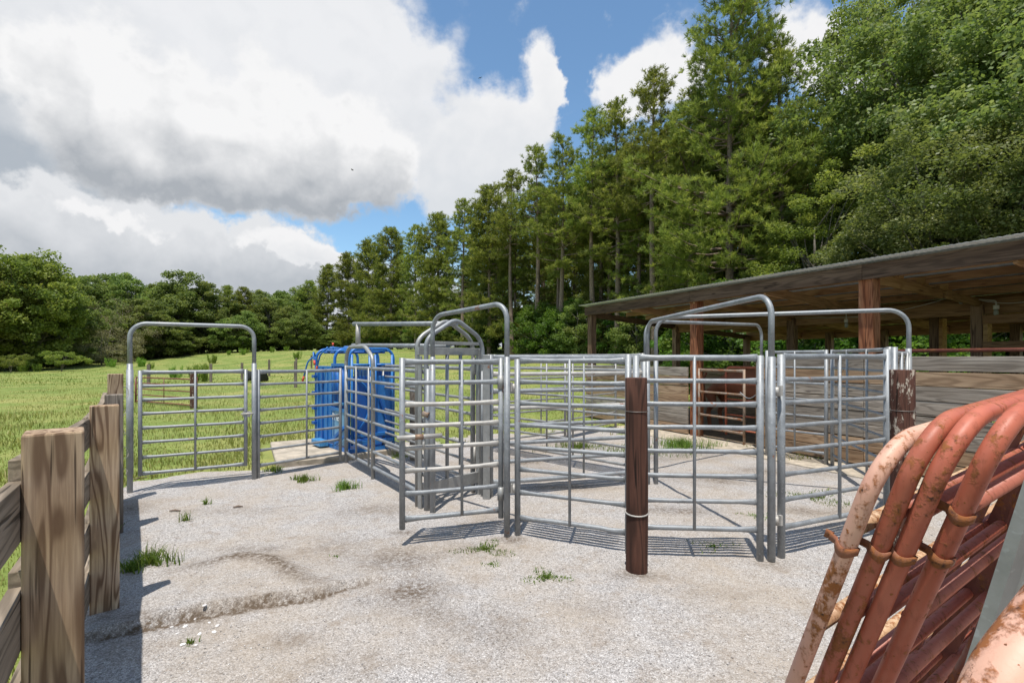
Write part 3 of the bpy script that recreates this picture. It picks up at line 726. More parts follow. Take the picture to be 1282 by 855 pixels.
BIG = [(1178, 27, -40, 'wA', .78, 'great silver-green broadleaf left of the cut-off sky corner'), (1215, 24, -60, 'wA', 1.05, 'broadleaf with hanging sprays right of the great one'),
       (1290, 21.5, -60, 'wA', 1.0, 'broadleaf at the right edge overhanging the shed roof'), (1082, 33, -5, 'wB', .66, 'loose yellow-green tree with sky showing through its top'),
       (1150, 36, -20, 'wB', 1.0, 'tall thin crowned tree at the top right corner'), (1060, 27, 235, 'wA', .7, 'mid-height broadleaf between the slim pine and the great tree'),
       (1180, 20, 165, 'wA', .95, 'lower broadleaf with pale leaves just over the shed roof'), (1020, 25, 235, 'wB', .9, 'lower sapling-like tree right behind the shed roof line'),
       (1100, 22, 255, 'wA', .8, 'low dense leafy tree at the back of the shed'), (1262, 18.5, 130, 'wA', .8, 'nearest leafy tree above the shed roof at the right'), (1400, 24, -40, 'wA', 1, 'broadleaf standing past the right edge of the wood'), (1230, 32, -50, 'wB', 1.1, 'back broadleaf peeping over the hanging sprays')]
for px, Y, py, v, sx, lab in BIG:
    p = at(px, Y); plant(v, p.x, p.y, top_h(px, py, Y), 22, rt.uniform(0, 6), 'broadleaf_tree', lab, 'broadleaf tree', sx=sx * (22 / top_h(px, py, Y)) ** .5)
FAR = [(-30, 56, 318, 'wE', 'nearest broadleaf cut by the left edge'), (38, 60, 306, 'wE', 'big yellow-green tree with the highest crown at the left'), (82, 66, 352, 'wD', 'rounded tree right of the big left tree'),
       (112, 84, 345, 'wC', 'tree with dark crown behind the tan shrubs'), (136, 92, 340, 'wD', 'pointed tree second behind the tan shrubs'), (165, 88, 341, 'wC', 'narrow topped tree above the left walk-through corner'),
       (196, 92, 352, 'wD', 'tree above the left third of the walk-through bow'), (228, 90, 338, 'wC', 'highest distant tree over the middle of the walk-through bow'), (255, 92, 352, 'wD', 'tree above the right third of the walk-through bow'),
       (284, 98, 358, 'pD', 'dark evergreen near the right end of the walk-through bow'), (306, 96, 360, 'pD', 'second dark evergreen over the right leg of the bow'), (330, 112, 362, 'wC', 'pale green tree in the notch of the tree line'),
       (352, 112, 362, 'wD', 'small tree at the lowest notch of the tree line'), (372, 116, 358, 'wC', 'tree tucked against the last pine'), (8, 68, 330, 'wC', 'shaded tree behind the nearest left tree'),
       (60, 80, 335, 'wC', 'tree filling the gap behind the big left tree'), (-60, 60, 320, 'wD', 'rounded broadleaf just outside the left edge'), (-110, 62, 320, 'wC', 'outermost broadleaf beyond the left edge of the wood')]
for px, Y, py, v, lab in FAR:
    p = at(px, Y); H0 = {'wC': 15, 'wD': 15, 'wE': 14, 'pD': 22}[v]; H = top_h(px, py, Y)
    plant(v, p.x, p.y, H, H0, rt.uniform(0, 6), 'pine_tree' if v == 'pD' else 'broadleaf_tree', lab, 'pine tree' if v == 'pD' else 'broadleaf tree', sx=1.15)
for i in range(26):
    px = 60 + i * 13 + rt.uniform(-5, 5); Y = 78 + rt.uniform(0, 30) + max(0, px - 200) * .06; p = at(px, Y)
    v = rt.choice(['wC', 'wD']); py = rt.uniform(372, 395)
    plant(v, p.x, p.y, top_h(px, py, Y), 15, rt.uniform(0, 6), 'broadleaf_tree', 'lower broadleaf filling the foot of the distant tree line', 'broadleaf tree', 'lower trees along the far side of the pasture', sx=1.5)
for i in range(60):
    px = -60 + i * 8 + rt.uniform(-4, 4); Y = 70 + rt.uniform(0, 8) + max(0, px - 100) * .10; p = at(px, Y)
    plant('uB', p.x, p.y, rt.uniform(3.2, 5.5), 8, rt.uniform(0, 6), 'edge_shrub', 'shaded shrub at the foot of the far trees', 'shrub', 'shrubs at the foot of the far trees', sx=2.0)
p = at(128, 68); plant('tan', p.x, p.y, top_h(128, 402, 68), 6, 1, 'tan_shrub', 'spreading tan shrub with bare grey drooping twigs', 'shrub', sx=1.15)
p = at(160, 76); plant('tan', p.x, p.y, top_h(160, 384, 76), 6, 3, 'tan_shrub', 'olive tan shrub rising behind the drooping one', 'shrub', sx=.9)
p = at(118, 78); plant('tan', p.x, p.y, top_h(118, 382, 78), 6, 4.5, 'tan_shrub', 'olive tan shrub at the back left of the drooping one', 'shrub', sx=.8)
p = at(78, 55); plant('sm', p.x, p.y, top_h(78, 444, 55) + .4, 4, 2, 'small_tree', 'small flat-topped tree standing alone before the left wood', 'small tree', sx=1.3)
p = at(14, 52); plant('sm', p.x, p.y, 1.9, 4, 4, 'small_tree', 'low shrubby tree in the shade at the left edge', 'small tree', sx=1.2)

# ================================================================== CORRAL PANELS
rr_ = random.Random(12)
def rail_pts(L, z, r, flat=True):
    """rail with ends pinched tall and thin where they are welded to the stiles"""
    xs = [0, .03, .085, .14, L - .14, L - .085, L - .03, L]
    rad = [(r * 1.32, r * .5), (r * 1.3, r * .55), (r * 1.12, r * .85), (r, r), (r, r), (r * 1.12, r * .85), (r * 1.3, r * .55), (r * 1.32, r * .5)]
    pts = [(x, 0, z) for x in xs]; k1, k2, k3 = [rr_.gauss(0, 1) for _ in range(3)]
    for i, f in enumerate((.3, .55, .78)):
        if L > .5: pts.insert(4 + i, (L * f, (k1 + k2 * (i - 1) * .6) * .0025, z + (k3 + k1 * (i - 1) * .4) * .0014)); rad.insert(4, (r, r))
    return pts, rad
def frame_root(name, A, B, label, cat, group=None):
    A, B = Vector((*A, 0)), Vector((*B, 0)); d = B - A
    o = empty(name, (A.x, A.y, 0), math.atan2(d.y, d.x)); tag(o, label, cat, group)
    return o, d.length
def panel(name, A, B, z0, z1, label, n=8, mids=(.5,), legs=(0., 0.), legtop=None, mat='galv', r=.0185, rl=.027, tr=.023, group=None, brace_r=.013,
          special=None, cat='pipe fence', hinges=(), droop=0., zs=None):
    o, L = frame_root(name, A, B, label, cat, group)
    mt = M[mat]; lt = legtop or (z1 + .03, z1 + .03)
    if not isinstance(lt, tuple): lt = (lt, lt)
    for i, x in enumerate((0, L)):
        MB().tube([(x, 0, legs[i] - (.02 if legs[i] == 0 else 0)), (x, 0, lt[i])], rl, 12).build('leg', mt, o)
    zs = zs or [z0 + (z1 - z0) * (k / (n - 1)) ** .94 for k in range(n)]
    for k, z in enumerate(zs):
        rr = tr if k == len(zs) - 1 else (r * 1.15 if k == 0 else r)
        p, rad = rail_pts(L - 2 * rl * .8, z, rr); p = [(a + rl * .8, b, c - droop * math.sin(math.pi * a / L)) for a, b, c in p]
        m_ = M[special[k]] if special and k in special else mt
        MB().tube(p, rad, 10).build('rail', m_, o)
    for f in mids:
        MB().tube([(L * f, -.019, zs[0] - .01), (L * f, -.019, zs[-1] + .012)], [(brace_r * 1.15, brace_r)] * 2, 8).build('brace', mt, o)
    for (x, z) in hinges:
        b = MB().tube([(x, 0, z - .035), (x, 0, z + .035)], .034, 10)
        b.box(x - .012, x + .012, -.05, -.025, z - .03, z + .05); b.build('hinge', M['galv_pale'], o)
    return o
def bow(name, A, B, ztop, label, r=.0235, rb=.20, zA=0, zB=0, sock=1.55, mat='galv', lean=(0, 0), legr=.029, ztopB=None):
    o, L = frame_root(name, A, B, label, 'gate frame')
    zb = ztopB or ztop
    MB().tube(fillet([(0, 0, sock), (lean[0], 0, ztop), (L + lean[1], 0, zb), (L, 0, sock)], rb, 9), r, 12).build('bow', M[mat], o)
    MB().tube([(0, 0, zA), (0, 0, sock + .06)], legr, 12).build('leg', M[mat], o)
    MB().tube([(L, 0, zB), (L, 0, sock + .06)], legr, 12).build('leg', M[mat], o)
    return o
# left entrance
gA, gB = Vector((-4.53, 6.06)), Vector((-3.40, 6.74))
ar = bow('walk_through_frame', gA, gB, 2.01, 'tall rounded steel walk-through frame standing at the left fence end', r=.026, rb=.17, sock=1.47, legr=.03)
MB().tube([(0, 0, .22), (0, 0, 1.46)], .036, 12).build('sleeve', M['galv'], ar)
g1 = gA.lerp(gB, .075); g2 = gA.lerp(gB, .925)
panel('swing_gate', g1, g2, .215, 1.425, 'closed eight-rail swing gate inside the tall left walk-through frame', legs=(.19, .19), legtop=1.45, mids=(.5,), cat='gate', r=.017, rl=.022)
lt = MB().box(-.03, .06, -.02, .02, .83, .90).tube([(-.05, -.02, .87), (.10, -.02, .87)], .012, 8); rt_ = empty('gate_latch', (gB.x - .09, gB.y - .05, 0), .54)
lt.build('latch_body', M['galv_pale'], rt_); tag(rt_, 'small pale latch between the left gate and the right leg of its frame', 'latch')
panel('pen_fence', (-3.37, 6.79), (-2.60, 7.74), .17, 1.415, 'eight-rail panel between the left walk-through and the blue chute', mids=(.55,), legs=(0, .05), r=.017, rl=.022)
# alley side with its bow, running towards the camera
al = panel('alley_fence', (-2.53, 7.80), (-.88, 5.35), .15, 1.455, 'long alley panel running from the blue chute to the peaked frames', mids=(.19, .375), legs=(0, 0), r=.0195, rl=.028)
Ls = math.hypot(1.65, 2.45)
MB().tube(fillet([(0, 0, 1.40), (.0, 0, 1.62), (.16, 0, 1.76), (.90, 0, 1.76), (Ls * .375 + .12, 0, 1.60), (Ls * .375 + .12, 0, 0)], .09, 5), .028, 12).build('bow', M['galv_dull'], al)
# walk-through at the alley mouth and the swung-open gate
bow('walk_through_frame', (-.045, 4.57), (-.82, 5.28), 2.095, 'tallest middle walk-through bow with the swung-open gate hung on it', r=.0235, rb=.16, ztopB=2.03)
G = panel('swing_gate', (-.93, 4.33), (-.10, 4.61), .233, 1.565, 'open slatted gate with three bleached rails and a slide latch', legs=(.15, .16), legtop=(1.60, 1.60), mids=(.585,),
          cat='gate', special={5: 'galv_pale', 4: 'galv_pale', 3: 'galv_pale', 2: 'galv_pale'}, r=.0195, rl=.025)
MB().tube([(-.05, -.05, .93), (.33, -.05, .935)], .021, 10).build('slide_latch', M['galv_pale'], G)
MB().tube([(.10, -.05, .9315), (.17, -.05, .932)], .0235, 10).build('latch_collar', M['galv_rusty'], G)
MB().tube([(.17, -.055, .92), (.175, -.06, .82)], .009, 8).build('latch_pin', M['galv_pale'], G)
for z in (1.38, .38):
    MB().tube([(.875, 0, z - .06), (.875, 0, z + .06)], .031, 10).box(.90, .95, -.012, .012, z - .04, z + .04).build('hinge', M['galv_dull'], G)
# the front arc of the crowding pen
panel('pen_fence', (.05, 4.61), (.955, 4.20), .165, 1.575, 'front pen panel left of the brown painted post', legtop=(1.59, 1.63), mids=(.5,), hinges=((-.045, 1.33), (-.045, .42)))
panel('pen_fence', (1.00, 4.12), (1.965, 4.05), .24, 1.60, 'front pen panel right of the brown painted post', legtop=(1.62, 1.62), mids=(.47,))
panel('swing_gate', (2.17, 4.12), (3.42, 4.66), .235, 1.61, 'front pen gate right of the tall leaning bow', legtop=(1.63, 1.68), mids=(.5,), hinges=((-.055, 1.33), (-.055, .30)), cat='gate', rl=.030)
bow('walk_through_frame', (2.05, 4.04), (1.72, 6.48), 2.10, 'alley bow slanting back from the tall leg in the middle of the front panels', rb=.17, lean=(.0, 0), ztopB=2.06, legr=.030)
bow('walk_through_frame', (1.83, 6.50), (4.27, 5.50), 2.11, 'widest bow spanning the pen in front of the barn posts', rb=.20, ztopB=2.12)
bow('walk_through_frame', (1.75, 6.70), (4.10, 8.40), 2.08, 'lowest looking bow reaching to the barn apron', rb=.20, zB=.03, ztopB=2.14)
panel('pen_fence', (3.53, 4.72), (4.22, 5.44), .2, 1.64, 'short end-on panel just behind the peeling post', mids=(.3, .7), legtop=1.70)
# inner panels
panel('sweep_gate', (-.25, 5.90), (1.68, 6.50), .16, 1.605, 'bright heavy sweep gate hinged at the hub behind the front panel', n=8, mids=(.58,), r=.024, tr=.026, rl=.034, cat='gate', special={1: 'galv', 4: 'galv_pale', 6: 'galv_pale'})
panel('pen_fence', (-.40, 8.80), (1.70, 6.66), .17, 1.63, 'inner pen panel slanting to the hub behind the sweep gate', mids=(.45, .62), mat='galv_dull')
panel('pen_fence', (-.45, 8.95), (1.05, 10.1), .14, 1.62, 'farthest pen panel seen against the pasture', mids=(.33, .66), mat='galv_dull', r=.017)
panel('pen_fence', (1.12, 10.15), (2.35, 11.6), .14, 1.62, 'far pen panel meeting the short board wall of the barn', mids=(.45,), mat='galv_dull', r=.017)
panel('pen_fence', (4.14, 8.30), (4.66, 7.58), .18, 1.69, 'narrow panel against the barn boards right of the low bow', mids=(.5,), n=7, r=.016)
panel('pen_fence', (4.70, 7.50), (4.10, 5.55), .18, 1.69, 'pen panel running forward from the barn boards to the wide bow', mids=(.35, .7), n=7, r=.016)
panel('alley_fence', (-2.15, 8.55), (-.47, 6.10), .15, 1.47, 'far side alley panel behind the peaked frames', mids=(.3, .62), mat='galv_dull')
o = empty('gate_post', (-.29, 5.82, 0)); tag(o, 'broad flat-faced steel post right of the peaked frames', 'post')
MB().box(-.04, .04, -.03, .03, 0, 1.635).build('post', M['galv_dull'], o, .006); MB().tube([(-.05, -.01, .2), (-.05, -.01, 1.45)], .014, 8).build('drop_rod', M['galv'], o)
# peaked alley frames and the slide door between them
def peak(A, B, label, m='galv'):
    o, L = frame_root('peaked_frame', A, B, label, 'alley frame')
    MB().tube(fillet([(0, 0, -.02), (0, 0, 1.76), (.06, 0, 1.84), (L / 2, 0, 2.03), (L - .06, 0, 1.84), (L, 0, 1.72), (L, 0, -.02)], .09, 6), .0245, 12).build('bow', M[m], o)
    for z in (1.50, .45): MB().tube([(L - .005, -.03, z - .10), (L - .005, -.03, z + .10)], .016, 8).build('hinge', M['galv_pale'], o)
    return o
peak((-.90, 5.36), (-.34, 5.92), 'front peaked steel frame over the alley slide door')
peak((-1.02, 5.50), (-.46, 6.06), 'rear peaked steel frame over the alley slide door', 'galv_dull')
o, L = frame_root('slide_door', (-.975, 5.42), (-.385, 6.01), 'barred slide door hanging in the alley between the peaked frames', 'gate')
b = MB().box(-.03, L + .02, -.02, .02, 1.63, 1.712); b.build('header_plate', M['galv_dull'], o, .004)
MB().box(.08, L - .0, -.02, .02, 1.745, 1.78).build('track_bar', M['galv_dull'], o, .004)
MB().box(.0, L, -.02, .02, .14, .27).build('bottom_plate', M['galv_dull'], o, .004)
for x in (.17, .36, .55): MB().tube([(x, 0, .2), (x, 0, 1.66)], .021, 10).build('bar', M['galv'], o)
MB().box(-.012, .010, -.03, .03, .0, 1.62).build('side_channel', M['galv_dull'], o, .004)
MB().box(L - .03, L + .02, -.03, .03, .0, 1.70).build('side_channel', M['galv_dull'], o, .004)
b = MB()
b.tube([(.0, -.07, 1.02), (.02, -.14, 1.00)], .035, 12); b.tube([(.02, -.09, 1.2), (.12, -.11, 1.22)], .012, 8); b.build('latch_pulley', M['galv_rusty'], o)
# overhead bars
o = empty('overhead_bar_rack', (-2.34, 7.55, 0)); o.rotation_euler.z = math.atan2(5.75 - 7.55, -.62 + 2.34); tag(o, 'pair of overhead alley pipes joined by a short pale upright', 'overhead bar')
Lo = math.hypot(1.72, 1.8)
MB().tube([(0, 0, 2.10), (Lo, 0, 1.985)], .028, 12).build('upper_bar', M['galv'], o)
MB().tube([(-.03, 0, 1.785), (Lo - .16, 0, 1.735)], .028, 12).build('lower_bar', M['galv'], o)
MB().tube([(.14, 0, 1.78), (.14, 0, 2.09)], [.038, .030], 12).build('upright', M['galv_pale'], o)
# wooden alley post behind the bow gate
def wpost(name, x, y, rz, w, d, h, mat, label, bevel=.006, cat='fence post', group=None, top=0):
    b = MB().box(-w / 2, w / 2, -d / 2, d / 2, -.15, h)
    return tag(b.build(name, M[mat], None, bevel, (x, y, 0), (0, 0, rz)), label, cat, group)
wpost('fence_post', -1.52, 8.0, .6, .13, .12, 1.28, 'wood_post_grey', 'brown wooden post half hidden behind the long alley panel')
# painted round-cornered posts carrying the pen
def painted_post(px, Y, w, h, mat, label):
    p = at(px, Y); o = empty('corral_post', p, -.12); tag(o, label, 'post')
    pts = [(.004 * math.sin(z * 3), 0, z) for z in np.linspace(-.2, h, 9)]
    b = MB().tube(pts, [(w * .52, w * .52)] * 9, 20); b.build('post', M[mat], o, .004); return o
o = painted_post(797, 3.86, .157, 1.45, 'brown_paint_post', 'dark brown painted round post between the two front pen panels')
MB().tube([(math.cos(a) * .085, math.sin(a) * .085, .44 + .012 * math.sin(a)) for a in np.linspace(0, 2 * math.pi, 25)], .006, 6).build('wire_tie', M['galv_pale'], o)
MB().tube([(math.cos(a) * .084, math.sin(a) * .084, 1.20) for a in np.linspace(0, 2 * math.pi, 25)], .0025, 6).build('wire_tie', M['wire'], o)
o = painted_post(1130, 4.3, .172, 1.50, 'peeling_post', 'peeling brown and cream post beside the leaning red gates')
MB().tube([(math.cos(a) * .091, math.sin(a) * .091, 1.16) for a in np.linspace(0, 2 * math.pi, 25)], .0025, 6).build('wire_tie', M['wire'], o)

# ================================================================== LEFT TIMBER FENCE
fd = Vector((-.59, .81)).normalized(); FP = [Vector((-1.438, 1.607)) - fd * 1.93, Vector((-1.438, 1.607)), Vector((-2.55, 3.20)), Vector((-3.66, 4.70)), Vector((-4.36, 5.62))]
fz = [1.37, 1.372, 1.305, 1.265, 1.425]; fw = [.145, .1445, .147, .135, .13]
flab = ['square timber fence post right beside the camera', 'largest timber post with bold striped grain at the left edge', 'second pine timber post standing a little lower than the largest', 'dark grey weathered third fence post', 'last thin pale post next to the walk-through leg']
for k, p in enumerate(FP):
    d = (FP[min(k + 1, 4)] - FP[max(k - 1, 0)]).normalized(); rz = math.atan2(-d.y, -d.x) + math.pi / 2 + (.0, .08, .06, .05, .12)[k]
    wpost('fence_post', p.x, p.y, rz, fw[k], (.14, .14, .09, .12, .12)[k], fz[k], ('wood_post', 'wood_post', 'wood_post', 'wood_post_grey', 'wood_post')[k], flab[k], .007)
for k in range(4):
    a, b = FP[k], FP[k + 1]; d = (b - a); nrm = Vector((-d.y, d.x)).normalized() * .088
    for j, (zc, hh) in enumerate(((1.20, .175), (.86, .175), (.52, .175), (.20, .175))):
        za, zb = zc * (fz[k] - .02) / 1.35, zc * (min(fz[k + 1], 1.3) - .02) / 1.35
        L = math.hypot(d.length, zb - za); o = MB().box(0, L - .004, -.019, .019, -hh / 2, hh / 2).build('fence_rail', M['wood_rail'], None, .003)
        o.location = (a.x + nrm.x, a.y + nrm.y, za); o.rotation_euler = (0, -math.asin((zb - za) / L), math.atan2(d.y, d.x))
        lab = ['top', 'second', 'third', 'bottom'][j] + ' plank of the timber fence ' + ['beside the camera', 'between the two largest posts', 'between the second and third posts', 'next to the walk-through leg'][k]
        tag(o, lab, 'fence rail')
rg = random.Random(3); b = MB(); pts = []
for k in range(170):
    t = k / 169; a = t * 30; pts.append((-4.46 + .035 * math.cos(a) + .02 * math.sin(t * 9), 5.85 + .05 * math.sin(a), .25 + 1.1 * t + .02 * math.sin(a * 1.7)))
tag(b.tube(pts, .0035, 5).build('wire_coil', M['wire']), 'tangled fence wire hanging between the last post and the walk-through leg', 'wire')

# ================================================================== PASTURE BITS
A, B = at(170, 18.5), at(246, 16.6)
o = panel('field_gate', (A.x, A.y), (B.x, B.y), .18, 1.03, 'small rusty red gate standing far out in the pasture', n=5, mids=(.5,), mat='red_dark', r=.02, rl=.03, cat='gate', legs=(.05, 0), legtop=(1.0, 1.12))
o.location.z = tz(A.x, A.y) - .1
TP = [(186, 30, 1.2), (264, 33, 1.2), (303, 36, 1.2), (337, 40, 1.3), (370, 27, 1.4), (371, 44, 1.2), (390, 48, 1.2)]
TL = ['dark pasture post behind the red field gate', 'dark pasture post right of the red field gate', 'dark pasture post behind the gate leg', 'dark pasture post right of the black cow', 'reddish brown brace post left of the blue chute', 'pasture post just behind the blue chute', 'farthest pasture post beyond the chute']
for (px, Y, h), lab in zip(TP, TL):
    p = at(px, Y); wpost('pasture_post', p.x, p.y, .4, .16, .16, h, 'wood_post_grey', lab, .01, 'fence post').location.z = tz(p.x, p.y)
p = at(242, 16.4); wpost('pasture_post', p.x, p.y, .2, .16, .14, 1.25, 'peeling_post', 'reddish post at the right end of the field gate', .01).location.z = tz(p.x, p.y)

def skin_body(name, pts, edges, mat, sub=2, root=0):
    me = bpy.data.meshes.new(name); me.from_pydata([p[:3] for p in pts], edges, []); me.materials.append(mat)
    o = bpy.data.objects.new(name, me); C.objects.link(o)
    m = o.modifiers.new('skin', 'SKIN'); me.skin_vertices or me.attributes
    bm = bmesh.new(); bm.from_mesh(me); L = bm.verts.layers.skin.verify()
    for i, v in enumerate(bm.verts):
        r = pts[i][3]; r = r if isinstance(r, tuple) else (r, r); v[L].radius = r; v[L].use_root = (i == root)
    bm.to_mesh(me); bm.free(); m.use_smooth_shade = True
    s = o.modifiers.new('sub', 'SUBSURF'); s.levels = sub; s.render_levels = sub
    return o
def cow_standing(x, y, z, rz, mat, label, s=1.0):
    o = empty('cow', (x, y, z), rz); o.scale = (s, s, s); tag(o, label, 'cow')
    P = [(-.75, 0, 1.10, (.24, .27)), (-.35, 0, 1.03, (.29, .31)), (.15, 0, 1.00, (.30, .33)), (.55, 0, 1.06, (.27, .30)), (.85, 0, 1.16, (.18, .20)), (1.08, 0, 1.24, (.13, .15)), (1.24, 0, 1.14, (.09, .11)), (1.38, 0, 1.00, (.075, .08)),
         (-.72, .17, .80, .14), (-.64, .19, .56, .07), (-.78, .19, .40, .052), (-.74, .19, .10, .042), (-.70, .19, .02, .055),
         (-.72, -.17, .80, .14), (-.60, -.19, .56, .07), (-.74, -.19, .40, .052), (-.70, -.19, .10, .042), (-.66, -.19, .02, .055),
         (.55, .16, .76, .11), (.55, .17, .45, .058), (.56, .17, .12, .042), (.59, .17, .02, .055), (.50, -.16, .76, .11), (.48, -.17, .45, .058), (.47, -.17, .12, .042), (.50, -.17, .02, .055)]
    E = [(i, i + 1) for i in range(7)] + [(0, 8), (8, 9), (9, 10), (10, 11), (11, 12), (0, 13), (13, 14), (14, 15), (15, 16), (16, 17), (3, 18), (18, 19), (19, 20), (20, 21), (3, 22), (22, 23), (23, 24), (24, 25)]
    b = skin_body('body', P, E, mat); b.parent = o
    t = MB().tube([(-.97, 0, 1.20), (-1.04, 0, 1.05), (-1.03, .01, .70), (-1.02, .01, .50)], [.03, .02, .014, .03], 8).build('tail', mat, o)
    for sy in (-1, 1): MB().tube([(1.08, .10 * sy, 1.30), (1.04, .20 * sy, 1.29), (1.03, .29 * sy, 1.24)], [(.02, .03), (.02, .055), (.008, .02)], 8).build('ear', mat, o)
    return o
sx, sy = 3.95, 1.05
cw = cow_standing(2.1 + .444 * 3.95 + .896 * 1.15, 13.8 - .896 * 3.95 + .444 * 1.15, .02, math.atan2(-.896, .444), M['hide_brown'], 'reddish brown cow standing in the shed behind the red pipe gate', 1.04)
def cow_lying(x, y, z, rz):
    o = empty('cow', (x, y, z), rz); tag(o, 'small black cow resting in the pasture beside the right gate leg', 'cow')
    P = [(-.60, 0, .34, (.26, .28)), (-.2, 0, .38, (.31, .33)), (.25, 0, .40, (.29, .30)), (.55, 0, .50, (.20, .21)), (.78, .05, .66, (.12, .13)), (.95, .10, .66, (.09, .10)), (1.10, .14, .56, (.06, .065)),
         (-.50, .30, .16, .12), (-.15, .42, .09, .07), (-.45, .50, .06, .045), (.45, .28, .14, .09), (.80, .34, .07, .055), (.50, .40, .05, .045), (-.55, -.28, .16, .12), (-.2, -.36, .09, .06)]
    E = [(i, i + 1) for i in range(6)] + [(0, 7), (7, 8), (8, 9), (2, 10), (10, 11), (11, 12), (0, 13), (13, 14)]
    b = skin_body('body', P, E, M['hide_black'], root=1); b.parent = o
    for s_ in (-1, 1): MB().tube([(.82, .05 + .09 * s_, .74), (.78, .05 + .2 * s_, .74)], [(.02, .05), (.01, .02)], 8).build('ear', M['hide_black'], o)
p = at(321.5, 33); cow_lying(p.x, p.y, tz(p.x, p.y) - .02, 2.9)

# ================================================================== BLUE SQUEEZE CHUTE
b = MB(); SL = [(-3.42, 7.42), (-2.66, 7.86), (-1.70, 8.75), (-2.75, 10.2), (-4.35, 9.2)]
bm = bmesh.new(); top = [bm.verts.new((x, y, .09)) for x, y in SL]; f = bm.faces.new(top); ex = bmesh.ops.extrude_face_region(bm, geom=[f])
for v in [g for g in ex['geom'] if isinstance(g, bmesh.types.BMVert)]: v.co.z = -.2
bmesh.ops.recalc_face_normals(bm, faces=bm.faces); me = bpy.data.meshes.new('concrete_pad'); bm.to_mesh(me); bm.free(); me.materials.append(M['concrete'])
tag(link('concrete_pad', me), kind='structure').modifiers.new('e', 'BEVEL').width = .015
ch = empty('squeeze_chute', (-2.60, 8.08, .09), math.atan2(.75, -.66)); ch.scale = (1, 1, .965); tag(ch, 'bright blue cattle squeeze chute standing on the concrete pad', 'cattle chute')
BL, BD = M['blue'], M['blue_dark']
LX, WY = 1.42, -.82
MB().box(-.05, LX + .05, WY, WY + .06, .0, .07).box(-.05, LX + .05, -.06, .0, .0, .07).box(-.05, .02, WY + .06, -.06, .0, .07).box(LX - .02, LX + .05, WY + .06, -.06, 0, .07).build('base_frame', BL, ch, .004)
MB().box(.02, LX - .02, WY + .06, -.06, .03, .05).build('floor_plate', BD, ch)
for x in (0, .55, 1.38):
    MB().tube(fillet([(x, -.02, 0), (x, -.02, 1.72), (x, WY + .02, 1.72), (x, WY + .02, 0)], .18, 8), .025, 12).build('bow_frame', BL, ch)
for y in (-.12, WY / 2, WY + .12): MB().tube([(-.03, y, 1.69), (LX, y, 1.69)], .022, 10).build('top_tube', BL, ch)
for x in (.25, .8, 1.1): MB().tube([(x, -.05, 1.66), (x, WY + .05, 1.66)], .018, 8).build('cross_tube', BD, ch)
for y0, y1, nm in ((-.035, -.005, 'side_panel'), (WY + .005, WY + .035, 'side_panel')):
    s_ = MB().box(.05, .62, y0, y1, .10, .66).build(nm, simple('pale_blue_panel', (.14, .30, .47), .5, 0, .15) if y0 > -.1 else BL, ch, .004)
    MB().box(.66, 1.34, y0, y1, .10, 1.42).build('head_panel', BL, ch, .004)
    MB().box(.05, .64, y0 - .012, y1 + .012, .66, .72).build('panel_rail', BL, ch, .003)
    MB().box(.05, .64, y0 - .012, y1 + .012, 1.42, 1.47).build('panel_rail', BL, ch, .003)
    for k in range(9): MB().tube([(.08 + k * .066, (y0 + y1) / 2, .70), (.08 + k * .066, (y0 + y1) / 2, 1.44)], [(.022, .016)] * 2, 8).build('drop_bar', BL if k % 2 else BD, ch)
for k in range(3): MB().box(.80 + k * .2, .83 + k * .2, -.002, .018, .12, 1.40).build('panel_rib', BD if k == 1 else BL, ch, .003)
MB().beam((.10, .012, .42), (.60, .012, .14), .03, .05).build('step_brace', BL, ch, .003)
MB().beam((.02, .022, .30), (.45, .022, .10), .02, .04).build('step_brace', BL, ch, .003)
MB().box(.72, 1.10, .02, .17, .03, .13).build('step_plate', simple('light_blue_step', (.05, .22, .45), .45), ch, .006)
for k, z in enumerate((.35, .62, .9, 1.2)): MB().box(1.30, 1.42, -.01, .05, z, z + .05).build('hinge_lug', BD, ch, .003)
MB().box(.12, .50, .0, .02, .78, .82).build('ratchet_bar', simple('light_blue_bar', (.05, .22, .45), .45), ch, .003)
# rear tailgate: two leaves with barred windows
for (ya, yb, yh) in ((-.06, -.36, -.33), (-.46, WY + .06, -.49)):
    MB().box(-.022, .012, min(ya, yb), max(ya, yb), .22, 1.26).build('tailgate_leaf', BD if ya > -.2 else BL, ch, .004)
    MB().tube([(-.03, ya, .12), (-.03, ya, 1.62)], .02, 8).tube([(-.03, yb, .12), (-.03, yb, 1.62)], .02, 8).tube([(-.03, ya, 1.45), (-.03, yb, 1.45)], .018, 8).build('leaf_frame', BL, ch)
    for k in range(4): MB().tube([(-.03, ya + (yb - ya) * (k + .7) / 5, 1.26), (-.03, ya + (yb - ya) * (k + .7) / 5, 1.46)], .009, 6).build('window_bar', BD, ch)
MB().tube(fillet([(-.045, -.15, .35), (-.045, -.33, .60), (-.045, -.33, 1.05), (-.045, -.15, 1.22)], .1, 5), .014, 8).build('belly_brace', BL, ch)
MB().beam((-.05, -.50, .95), (-.05, -.72, .30), .014, .03).build('diagonal_brace', BD, ch)
MB().box(-.06, -.02, WY + .05, -.1, .12, .19).box(-.06, -.02, WY + .05, -.1, .25, .30).build('kick_bar', BL, ch, .003)
for k in range(3): MB().tube([(-.05, -.40 - k * .03, .95), (-.05, -.36 - k * .03, 1.25)], .006, 6).build('chain', M['galv_pale'], ch)
